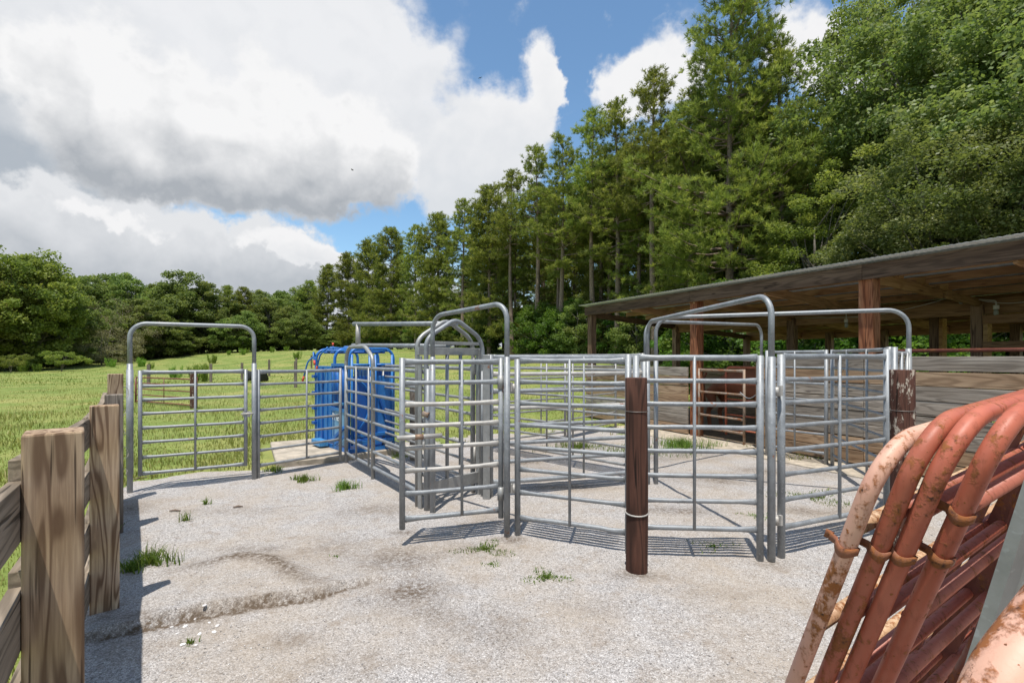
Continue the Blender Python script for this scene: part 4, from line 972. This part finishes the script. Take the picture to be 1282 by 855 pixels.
# levers with red grips
for (p0, p1, p2) in (((1.25, .03, 1.62), (1.40, .12, 1.50), (1.50, .18, 1.12)), ((.75, .02, 1.75), (.88, .10, 1.62), (1.0, .12, 1.34)), ((1.30, .02, 1.60), (1.20, .10, 1.68), (1.05, .13, 1.45))):
    lv = MB().tube(fillet([p0, p1, p2], .05, 4), .014, 8).build('lever', BL, ch)
    a, c_ = Vector(p1), Vector(p2); MB().tube([a.lerp(c_, .72), a.lerp(c_, 1.02)], .019, 8).build('grip', M['red_grip'], lv)
for (x, y) in ((1.05, -.2), (.72, -.5)):
    lv = MB().tube([(x, y, 1.69), (x + .02, y, 1.80)], .012, 8).build('lever', BL, ch); MB().tube([(x + .02, y, 1.78), (x + .022, y, 1.84)], .018, 8).build('grip', M['red_grip'], lv)
for (x, y) in ((1.15, -.35), (.4, -.3), (.3, -.6)):
    MB().tube([(x, y, 1.73), (x + .35, y + .02, 1.75)], .03, 10).build('cylinder', BL, ch)
MB().box(.7, 1.25, -.5, -.2, 1.71, 1.75).build('top_plate', BL, ch, .004)
cu = bpy.data.curves.new('lettering', 'FONT'); cu.body = 'Prie'; cu.size = .17; cu.extrude = .0015; cu.align_x = 'LEFT'
t = bpy.data.objects.new('lettering', cu); C.objects.link(t); cu.materials.append(simple('white_lettering', (.75, .77, .78), .5, 0, .03)); t.parent = ch
bpy.context.view_layer.update()
tm = bpy.data.meshes.new_from_object(t); bpy.data.objects.remove(t); t = link('lettering', tm, ch)
t.location = (.60, .003, .50); t.rotation_euler = (R(90), 0, R(180))

# ================================================================== SHED
BR = math.atan2(-.896, .444)
barn = empty('open_shed', (2.1, 13.8, 0), BR); tag(barn, 'long open-fronted timber cattle shed with a shallow tin roof', 'shed')
def rz_at(t): return 2.955 - .083 * t      # underside of the tin at depth t
SX0, SX1, TY0, TY1 = -.12, 14.2, -.28, 6.35
bpv, bpf = [], []
n = int((SX1 - SX0) / .0095); xs = np.linspace(SX0, SX1, n); zz = .0035 * np.sin(xs / .076 * 2 * math.pi)
V = np.concatenate([np.stack([xs, np.full(n, y), rz_at(y) + .03 + zz], 1) for y in (TY0, TY1)]); V2 = V - np.array([0, 0, .005])
V = np.concatenate([V, V2]); i = np.arange(n - 1)
F = np.concatenate([np.stack([i, i + 1, n + i + 1, n + i], 1), np.stack([2 * n + i, 3 * n + i, 3 * n + i + 1, 2 * n + i + 1], 1), np.stack([i, 2 * n + i, 2 * n + i + 1, i + 1], 1), np.stack([n + i, n + i + 1, 3 * n + i + 1, 3 * n + i], 1)])
link('tin_roof', mesh_np('tin_roof', V, F, M['tin'], smooth=True), barn)
def xboard(nm, x0, x1, y, z0, z1, th, mat, parent=barn, bev=.003, dz=0.):
    L = x1 - x0; o = MB().box(0, L, -th / 2, th / 2, -(z1 - z0) / 2, (z1 - z0) / 2).build(nm, M[mat], parent, bev)
    o.location = (x0, y, (z0 + z1) / 2); o.rotation_euler = (0, -math.atan2(dz, L), 0); return o
xboard('fascia_beam', -.02, 3.72, -.13, 2.735, 2.955, .05, 'fascia'); xboard('fascia_beam', 3.725, 7.03, -.13, 2.735, 2.955, .05, 'fascia'); xboard('fascia_beam', 7.035, 10.6, -.128, 2.735, 2.955, .05, 'fascia'); xboard('fascia_beam', 10.605, 14.1, -.13, 2.735, 2.955, .05, 'fascia')
for k, y in enumerate((.55, 1.25, 1.95, 2.65, 3.4, 4.1, 4.8, 5.5)):
    xboard('purlin', .0, 14.0, y, rz_at(y) - .10, rz_at(y) + .015, .045, 'barn_timber')
xboard('rear_beam', -.02, 14.1, 6.14, 2.14, 2.43, .05, 'barn_timber'); xboard('middle_beam', .0, 14.0, 3.02, 2.34, 2.60, .05, 'barn_timber')
def ybeam(nm, x, y0, y1, z0, z1, w, h, mat):
    L = math.hypot(y1 - y0, z1 - z0); o = MB().box(0, L, -w / 2, w / 2, -h / 2, h / 2).build(nm, M[mat], barn, .003)
    o.location = (x, y0, z0); o.rotation_euler = (0, -math.atan2(z1 - z0, y1 - y0), R(90)); return o
for x, mat in ((.05, 'fascia'), (1.85, 'barn_timber'), (3.78, 'barn_timber'), (5.4, 'barn_timber'), (8.7, 'barn_timber'), (10.3, 'barn_timber'), (12, 'barn_timber'), (14.0, 'barn_timber')):
    ybeam('rafter', x, -.1, 6.2, rz_at(-.1) - .19, rz_at(6.2) - .19, .045, .15, mat)
ybeam('rafter', 7.12, .1, 1.85, 2.75, 2.63, .05, .15, 'yellow_timber'); ybeam('rafter', 7.17, 1.9, 6.1, 2.62, 2.27, .05, .13, 'yellow_timber')
for y in (.5, 1.2, 1.9): MB().box(7.08, 7.19, y, y + .13, rz_at(y) - .13, rz_at(y) - .01).build('block', M['yellow_timber'], barn, .003)
def bpost(x, y, w, h, mat):
    o = MB().box(-w / 2, w / 2, -w / 2, w / 2, -.1, h).build('post', M[mat], barn, .012); o.location = (x, y, 0); return o
for x, w, mat in ((.1, .17, 'barn_post'), (3.76, .19, 'red_post'), (7.05, .20, 'red_post'), (10.4, .2, 'red_post'), (13.8, .2, 'red_post')): bpost(x, 0, w, 2.75, mat)
for x, y in ((.1, 3.0), (3.75, 3.0), (7.15, 3.0), (10.4, 3.0), (13.8, 3.0)): bpost(x, y, .17, 2.5, 'barn_post')
for x, y in ((.1, 6.0), (1.6, 6.0), (2.75, 6.0), (4.1, 6.0), (6.6, 6.0), (8.2, 6.0), (10.4, 6.0), (13.8, 6.0)): bpost(x, y, .16, 2.3, 'barn_post')
bpost(5.87, 4.5, .17, 2.45, 'barn_post'); q = MB().box(-.03, .03, -.09, .09, 0, 2.4).build('post_board', M['yellow_timber'], barn, .003); q.location = (5.99, 4.5, 0)
q = MB().box(-.03, .03, -.08, .08, 0, 2.2).build('post_board', M['yellow_timber'], barn, .003); q.location = (7.27, 3.0, 0)
def wall(x0, x1, y, z0, n, hgt, label, mats, splits=(), gap=.012):
    w = empty('board_wall'); w.parent = barn; w.location = (x0, y, 0)
    rg = random.Random(x0)
    for k in range(n):
        zb = z0 + k * (hgt + gap); e = [0] + [s - x0 for s in splits] + [x1 - x0]
        for a, c_ in zip(e, e[1:]):
            L = c_ - a - .006; o = MB().box(0, L, -.02, .02, 0, hgt).build('board', M[mats[k % len(mats)]], w, .004)
            o.location = (a, rg.uniform(-.006, .006), zb + rg.uniform(-.004, .004)); o.rotation_euler = (rg.uniform(-.02, .02), rg.uniform(-.002, .002), 0)
    return w
wall(.0, 3.64, -.115, .04, 7, .186, '', ['barn_board_brown', 'barn_board', 'barn_board', 'barn_board_brown', 'barn_board_brown', 'barn_board_brown', 'barn_board'])
wall(5.30, 14.0, -.125, .05, 8, .185, '', ['barn_board_brown', 'barn_board_brown', 'barn_board', 'barn_board', 'barn_board', 'barn_board', 'barn_board_brown', 'barn_board'], (7.05, 10.4))
q = MB().box(-.05, .05, -.02, .02, 0, 1.6).build('end_batten', M['barn_board_brown'], barn, .004); q.location = (5.34, -.17, .03)
wall(.2, 6.6, 4.0, .05, 6, .2, '', ['barn_board_brown'], (3.7,))
MB().tube([(7.2, -.04, 1.695), (14.0, -.04, 1.70)], .024, 10).build('top_pipe', M['red_dark'], barn)
xboard('inner_rail', 7.25, 13.8, 2.9, 2.17, 2.31, .05, 'barn_timber'); xboard('inner_rail', 7.25, 13.8, 2.9, 1.75, 1.87, .05, 'barn_timber')
o = tag(MB().box(1.9, 14.6, -.85, .0, -.1, .022).build('concrete_apron', M['concrete'], None, .01, (2.1, 13.8, 0), (0, 0, BR)), kind='structure')
def shed_pt(s, t, z): return Vector((2.1 + .444 * s + .896 * t, 13.8 - .896 * s + .444 * t, z))
# hanging lamp holders
for k, (s, t, z, dx, lab) in enumerate(((4.96, 3, 2.36, .0, 'small jar lamp far left under the shed roof'), (6.95, 2.9, 2.66, 0, 'jar lamp hanging by the middle post under the shed roof'), (7.42, 2.9, 2.42, -.55, 'jar lamp at the end of a bent conduit under the shed roof'))):
    p = shed_pt(s, t, z); o = empty('hanging_lamp', p, BR); tag(o, lab, 'lamp')
    MB().tube([(0, 0, -.02), (0, 0, .05)], .04, 12).build('socket', M['white_plastic'], o)
    MB().tube([(0, 0, -.13), (0, 0, -.11), (0, 0, -.07), (0, 0, -.02)], [.015, .032, .036, .028], 12).build('jar', simple('jar_glass', (.35, .36, .33), .12), o)
    zc = rz_at(t) - z - .05
    MB().tube(fillet([(0, 0, .05), (0, 0, .12), (dx - .03, 0, max(.15, zc))], .03, 4) if dx else [(0, 0, .05), (0, 0, zc)], .011, 8).build('conduit', M['white_plastic'], o)
cab = [shed_pt(3.9, 2.9, 2.5), shed_pt(5.4, 2.9, 2.42), shed_pt(6.2, 2.9, 2.52), shed_pt(6.95, 2.9, 2.70), shed_pt(7.4, 2.9, 2.48), shed_pt(8.6, 2.9, 2.50), shed_pt(10.4, 2.9, 2.6)]
tag(MB().tube(fillet(cab, .3, 6), .006, 6).build('lamp_cable', M['white_plastic']), 'pale electric cable sagging between the shed lamps', 'cable')
# rusty rails and the red gate across the opening
def sp2(s, t): p = shed_pt(s, t, 0); return (p.x, p.y)
panel('pen_fence', sp2(3.9, -.08), sp2(4.98, -.10), .22, 1.36, 'rust-streaked panel closing the shed opening beside the red post', n=6, mids=(), mat='galv_rusty', r=.02, rl=.024)
o, L = frame_root('pipe_gate', sp2(4.30, .22), sp2(5.42, .20), 'small red pipe gate in front of the brown cow', 'gate')
MB().tube(fillet([(0, 0, .10), (0, 0, 1.42), (L, 0, 1.42), (L, 0, .10)], .12, 6), .024, 10).build('outer_frame', M['red_mid'], o)
for z in (.22, .5, .8, 1.1): MB().tube([(0, 0, z), (L, 0, z)], .018, 8).build('rail', M['red_mid'], o)
p = shed_pt(5.06, -.16, 0); o = empty('chain', (p.x, p.y, 0), BR); tag(o, 'loose chain looped between the rusty stile and the low bow leg', 'chain')
MB().tube([(-.1 + .36 * t, -.02, .98 - .10 * math.sin(math.pi * t)) for t in np.linspace(0, 1, 12)], .008, 6).build('links', M['galv'], o)

# ================================================================== STACKED RED GATES (right foreground)
rdir = Vector((.83, .545, .045)).normalized(); sdir = Vector((-.115, .34, -1.0)).normalized()
def pxp(px, py, Y): return Vector(((px - CX) / F_PX * Y, Y, CAM_H - (py - HY) / F_PX * Y))
def red_gate(corner, L, label, mt, mat_rail='red_rail', r=.0170, hgt=1.52, nr=6, clips=(), sd=None, rd=None, fr=.125, rr=.0152):
    sd, rd = sd or sdir, rd or rdir
    base = corner + sd * hgt; o = empty('leaning_gate', (base.x, base.y, 0)); tag(o, label, 'gate'); off = -Vector((base.x, base.y, 0))
    c = corner + off
    MB().tube(fillet([c + sd * hgt, c, c + rd * L, c + rd * L + sd * hgt], fr, 12), r, 18).build('outer_frame', mt, o)
    for k in range(nr):
        a = c + sd * (.20 + k * (hgt - .26) / (nr - 1)) + rd.cross(sd).normalized() * .006; MB().tube([a + rd * r * .6, a + rd * (L - r * .6)], rr, 12).build('rail', M[mat_rail], o)
    nn = rd.cross(sd).normalized() * (r * .9)
    for f in (.38, .72): MB().beam(c + rd * L * f + sd * .02 - nn, c + rd * L * f + sd * (hgt - .03) - nn, .035, .008, rd).build('strap_brace', M['red_dark'], o)
    for dist, tw in clips:
        # strap band folded round the stile with an outturned lip
        cc = c + sd * dist; u = rd.copy(); w = sd.cross(u).normalized(); bm = bmesh.new(); R0 = r + .0045; H = .0095
        path = [(R0 * math.cos(a), R0 * math.sin(a)) for a in np.linspace(R(-150), R(105), 22)]
        e = path[-1]; path += [(e[0] - .012, e[1] + .010), (e[0] - .020, e[1] + .004), (e[0] - .026, e[1] + .016)]
        s0 = path[0]; path = [(s0[0] - .010, s0[1] - .006)] + path
        ct, st = math.cos(tw), math.sin(tw); rows = []
        for i, (pa, pb) in enumerate(path):
            qa, qb = pa * ct - pb * st, pa * st + pb * ct
            wv = .006 * math.sin(i * .5)
            rows.append((bm.verts.new(cc + u * qa + w * qb + sd * (H + wv)), bm.verts.new(cc + u * qa + w * qb - sd * (H - wv * .6))))
        for a, b2 in zip(rows, rows[1:]): bm.faces.new((a[0], b2[0], b2[1], a[1]))
        me = bpy.data.meshes.new('strap'); bm.to_mesh(me); bm.free(); me.materials.append(M['clip']); so = link('strap', me, o)
        for pl in me.polygons: pl.use_smooth = True
        md = so.modifiers.new('t', 'SOLIDIFY'); md.thickness = .0028; md.offset = 1
    return o
red_gate(pxp(1110, 556, .955), 2.3, 'leftmost leaning gate with sunbleached cream and rusted corner', M['red_pale'], mat_rail='red_cream', clips=((.235, 2.6),), rr=.0155)
red_gate(pxp(1164, 532, .925), 2.3, 'second leaning red gate from the left with a rusted lower stile', M['red_mid'], clips=((.275, 2.2),))
red_gate(pxp(1203, 527, .90), 2.25, 'third leaning red gate with the cleanest paint low on its stile', M['red_paint'], clips=((.29, 2.6),), fr=.13)
red_gate(pxp(1259, 521, .875), 2.2, 'fourth leaning red gate with two rusty straps on its stile', M['red_paint'], clips=((.20, 2.4), (.295, 2.4)), fr=.12)
red_gate(pxp(1352, 560, 1.12), 2.2, 'dull oxide red gate buried behind the four front ones', M['red_dark'], fr=.14)
# grey channel leaning inside the stack
a0, a1 = pxp(1400, 330, .74), pxp(1222, 870, .86); dd = (a1 - a0).normalized(); a1 = a0 + dd * 1.95
o = empty('steel_channel', (a1.x, a1.y, 0)); tag(o, 'grey galvanised V channel leaning inside the stack of red gates', 'channel'); off = Vector((a1.x, a1.y, 0))
sv = dd.cross(Vector((0, 1, 0))).normalized()
bm = bmesh.new(); rows = []
for q in (a0 - off, a1 - off):
    rows.append([bm.verts.new(q + sv * x + Vector((0, -1, 0)) * y) for x, y in ((-.034, .0), (-.026, .012), (.0, .004), (.026, .012), (.034, .0))])
for i in range(4): bm.faces.new((rows[0][i], rows[0][i + 1], rows[1][i + 1], rows[1][i]))
me = bpy.data.meshes.new('channel'); bm.to_mesh(me); bm.free(); me.materials.append(M['galv_dull']); so = link('channel', me, o); md = so.modifiers.new('t', 'SOLIDIFY'); md.thickness = .004
# nearest faded pink gate at the very corner
P1, P2 = pxp(1165, 978, .37), pxp(1420, 640, .44); rd2 = (P2 - P1).normalized()
s2 = Vector((-.25, -.15, -1)); s2 = (s2 - rd2 * s2.dot(rd2)).normalized()
red_gate(P1, 1.6, 'nearest faded pink pipe gate cut by the bottom right corner', M['red_pink'], sd=s2, rd=rd2, hgt=.95, nr=4, fr=.12, r=.0245)

# two distant birds
for k, (px, py, Y, lab) in enumerate(((441, 213, 60, 'tiny dark bird gliding before the white cloud'), (601, 98, 70, 'tiny dark bird high in the blue gap'))):
    p = pxp(px, py, Y); o = empty('bird', p, k); tag(o, lab, 'bird')
    MB().tube([(-.14, 0, 0), (-.05, 0, .02), (.08, 0, .02), (.16, 0, .0)], [.01, .045, .04, .012], 8).build('body', M['rubber'], o)
    for s_ in (-1, 1):
        MB().box(-.05, .05, min(.02 * s_, .3 * s_), max(.02 * s_, .3 * s_), .02, .03).build('wing', M['rubber'], o)
# small litter on the gravel
for k, (px, py, L, a, lab) in enumerate(((219, 641, .11, .1, 'short brown stick lying on the gravel before the left gate'), (175, 600, .16, .9, 'bent twig by the left walk-through foot'), (298, 636, .09, .5, 'thin twig lying in the middle of the gravel'))):
    p = gnd(px, py); tag(MB().tube([(-L / 2, 0, .012), (0, .01, .016), (L / 2, 0, .01)], [.006, .011, .006], 6).build('stick', M['bark'], None, 0, (p.x, p.y, tz(p.x, p.y)), (0, 0, a)), lab, 'stick')

# ================================================================== LIGHT, SKY, CAMERA
SD = Vector((.065, .285, -1)).normalized()
sun = bpy.data.lights.new('sun', 'SUN'); sun.energy = 3.9; sun.angle = R(.53); sun.color = (1, .955, .88)
so = bpy.data.objects.new('sun', sun); C.objects.link(so); so.rotation_euler = SD.to_track_quat('-Z', 'Y').to_euler(); so.location = (0, 0, 30)
w = bpy.data.worlds.new('World'); bpy.context.scene.world = w; w.use_nodes = True; nt = w.node_tree; nt.nodes.clear()
class WN(NT):
    def __init__(s): s.t = nt; s.out = s.n('ShaderNodeOutputWorld')
W = WN()
sky = W.n('ShaderNodeTexSky', sky_type='NISHITA'); sky.sun_disc = False; sky.sun_elevation = math.asin(-SD.z); sky.sun_rotation = math.atan2(-SD.x, -SD.y)
sky.air_density = 1.0; sky.dust_density = .6; sky.ozone_density = 1.5
tc = W.n('ShaderNodeTexCoord'); sep = W.n('ShaderNodeSeparateXYZ'); W.l(tc.outputs['Generated'], sep.inputs[0]); dx, dy, dz = sep.outputs
az = W.math('ARCTAN2', dx, dy); hyp = W.math('SQRT', W.math('ADD', W.math('MULTIPLY', dx, dx), W.math('MULTIPLY', dy, dy))); el = W.math('ARCTAN2', dz, hyp)
azc, elc = W.math('MULTIPLY', az, 57.2958), W.math('MULTIPLY', el, 57.2958)
# cloud banks laid out by compass direction and height, ragged by turbulence
wn = W.n('ShaderNodeTexNoise'); W.l(tc.outputs['Generated'], wn.inputs['Vector']); wn.inputs['Scale'].default_value = 5.5; wn.inputs['Detail'].default_value = 6; wn.inputs['Roughness'].default_value = .58
sw = W.n('ShaderNodeSeparateColor'); W.l(wn.outputs['Color'], sw.inputs[0])
wa = W.math('ADD', azc, W.math('MULTIPLY', W.math('SUBTRACT', sw.outputs[0], .5), 13)); we = W.math('ADD', elc, W.math('MULTIPLY', W.math('SUBTRACT', sw.outputs[1], .5), 10))
def ae(px, py):
    a = math.atan((px - CX) / F_PX); return math.degrees(a), math.degrees(math.atan((HY - py) / F_PX * math.cos(a)))
def blob(px, py, rx, ry, amp=1., tilt=0):
    a0, e0 = ae(px, py); sx_, sy_ = rx / 11.2 * math.cos(math.radians(a0)) ** 1.2, ry / 11.2 * math.cos(math.radians(a0)) ** .8
    u = W.math('SUBTRACT', wa, a0); v = W.math('SUBTRACT', we, e0)
    if tilt:
        c_, s_ = math.cos(R(tilt)), math.sin(R(tilt)); u, v = W.math('ADD', W.math('MULTIPLY', u, c_), W.math('MULTIPLY', v, s_)), W.math('SUBTRACT', W.math('MULTIPLY', v, c_), W.math('MULTIPLY', u, s_))
    u = W.math('DIVIDE', u, sx_); v = W.math('DIVIDE', v, sy_)
    r2 = W.math('ADD', W.math('MULTIPLY', u, u), W.math('MULTIPLY', v, v))
    return W.math('MULTIPLY', W.math('POWER', 2.718, W.math('MULTIPLY', r2, -1)), amp)
def total(bl_):
    s_ = bl_[0]
    for q in bl_[1:]: s_ = W.math('ADD', s_, q)
    return s_
def wnoise(scale, detail, rough, off=(0, 0, 0), sq=(1, 1, 1)):
    mp_ = W.n('ShaderNodeMapping'); W.l(tc.outputs['Generated'], mp_.inputs[0]); mp_.inputs['Location'].default_value = off; mp_.inputs['Scale'].default_value = sq
    return W.noise(mp_.outputs[0], scale, detail, rough)
def billow(off=(0, 0, 0)):
    q = wnoise(7.5, 6, .52, off); return W.math('SUBTRACT', 1, W.math('ABSOLUTE', W.math('MULTIPLY', W.math('SUBTRACT', q, .5), 4.0)))
bl0, bl1 = billow(), billow((-.012, -.006, -.026))
emb = W.math('MULTIPLY', W.math('SUBTRACT', bl1, bl0), .42)
nf = wnoise(16, 6, .62); nl = wnoise(3.2, 6, .55); cir = wnoise(5, 6, .65, (0, 0, 0), (1, 1, 1.6))
rag = W.math('ADD', W.math('MULTIPLY', W.math('SUBTRACT', bl0, .6), .45), W.math('MULTIPLY', W.math('SUBTRACT', nf, .5), .7))
front = W.mapr(dy, -.1, .15)
skc = W.n('ShaderNodeVectorMath', operation='MULTIPLY'); W.l(sky.outputs[0], skc.inputs[0]); skc.inputs[1].default_value = (.80, .95, .97)
cur = skc.outputs[0]; K = 5.25
def layer(cur, blobs, lo, hi, top, base, hue, ytop, ybase, strength=1., emb_k=1., rg_=rag, maxa=1.):
    """one bank: sunlit colour `top` above photo row ytop sinking to shaded `base` at row ybase"""
    d = W.math('ADD', W.math('MULTIPLY', total([blob(*q) for q in blobs]), front), W.math('MULTIPLY', rg_, strength))
    al = W.n('ShaderNodeMapRange', interpolation_type='SMOOTHSTEP'); W.l(d, al.inputs[0]); al.inputs[1].default_value = lo; al.inputs[2].default_value = hi; al.inputs[4].default_value = maxa
    e0, e1 = ae(hue, ybase)[1], ae(hue, ytop)[1]
    g_ = W.mapr(we, e0, e1); rim = W.mapr(d, lo, lo + .55, .35, 0)
    f = W.math('ADD', W.math('ADD', g_, rim), W.math('MULTIPLY', emb, emb_k), True)
    c_ = W.mixc(f, tuple(K * x for x in base), tuple(K * x for x in top))
    return W.mixc(al.outputs[0], cur, c_)
WH, GR = (.93, .93, .94), (.47, .50, .54)
restd = W.math('MULTIPLY', W.mapr(wnoise(2.2, 7, .6), .46, .60), W.math('SUBTRACT', 1, front))
cur = W.mixc(restd, cur, tuple(K * x for x in (.70, .72, .75)))
cur = layer(cur, [(200, 390, 330, 60, 1.), (480, 400, 200, 50, .8), (-250, 380, 250, 90, 1.), (800, 420, 300, 60, .6)], .2, .9, (.74, .765, .80), (.60, .64, .69), 250, 330, 430)
cur = layer(cur, [(90, 40, 210, 90, 1.), (300, 70, 130, 90, .9), (420, 100, 90, 90, .8), (480, 165, 90, 60, .9), (400, 20, 80, 50, .6), (505, 95, 80, 16, .75, 25), (470, 40, 60, 30, .45, 40), (545, 170, 40, 40, .5), (-200, 100, 250, 200, 1.)], .20, .95, (.90, .905, .92), (.66, .69, .73), 250, 20, 260, 1.0, .8, W.math('ADD', rag, W.math('MULTIPLY', W.math('SUBTRACT', cir, .5), 1.3)), .96)
cur = layer(cur, [(20, 175, 120, 75, 1.1), (-160, 200, 200, 120, 1.1), (110, 215, 110, 40, .8)], .30, .62, (.80, .815, .84), (.46, .51, .57), 100, 95, 210)
cur = layer(cur, [(605, 195, 62, 55, 1.2), (560, 225, 70, 34, .9), (640, 185, 40, 40, .8), (690, 108, 32, 42, 1.25), (725, 95, 14, 60, -.9), (800, 95, 60, 30, 1.5), (850, 80, 40, 34, .8), (1006, 70, 34, 36, 1.2), (1090, 95, 35, 24, .9), (1240, 70, 40, 40, .8)], .26, .78, WH, (.74, .77, .81), 620, 95, 250, 1.15)
cur = layer(cur, [(185, 165, 95, 62, 1.1), (290, 150, 95, 62, 1.1), (400, 175, 85, 52, 1.1), (470, 215, 60, 36, .9), (250, 225, 150, 32, .9), (380, 235, 110, 26, .8), (120, 120, 60, 36, .7)], .30, .66, (.95, .95, .955), (.43, .46, .50), 260, 160, 246, .9)
cur = layer(cur, [(60, 310, 170, 44, 1.1), (230, 318, 180, 44, 1.1), (330, 330, 110, 26, 1.), (120, 345, 260, 26, 1.), (-180, 300, 200, 60, 1.2)], .30, .60, (.80, .815, .84), (.50, .535, .58), 200, 272, 352)
cur = layer(cur, [(405, 322, 42, 14, 1.2), (350, 300, 50, 16, .6), (150, 272, 80, 12, .6)], .38, .6, WH, (.72, .745, .78), 400, 300, 345)
mixs = cur
bg = W.n('ShaderNodeBackground'); W.l(mixs, bg.inputs[0]); bg.inputs[1].default_value = .135; W.l(bg.outputs[0], W.out.inputs[0])

cam = bpy.data.cameras.new('camera'); co = bpy.data.objects.new('camera', cam); C.objects.link(co); bpy.context.scene.camera = co
cam.sensor_width = 36; cam.lens = F_PX / 1282 * 36; cam.shift_y = 20.5 / 1282; cam.clip_start = .02; cam.clip_end = 2000
co.location = (0, 0, CAM_H); co.rotation_euler = (R(90), 0, 0)
sc = bpy.context.scene; vs = sc.view_settings; vs.view_transform = 'Standard'; vs.look = 'None'; vs.exposure = 0.46; vs.gamma = 1; vs.use_curve_mapping = False
sc.render.engine = 'CYCLES'; sc.cycles.use_denoising = True; sc.cycles.max_bounces = 6; sc.cycles.transparent_max_bounces = 4
for t_, c_ in TREE.values():
    if t_.parent is None: bpy.data.objects.remove(t_); bpy.data.objects.remove(c_)
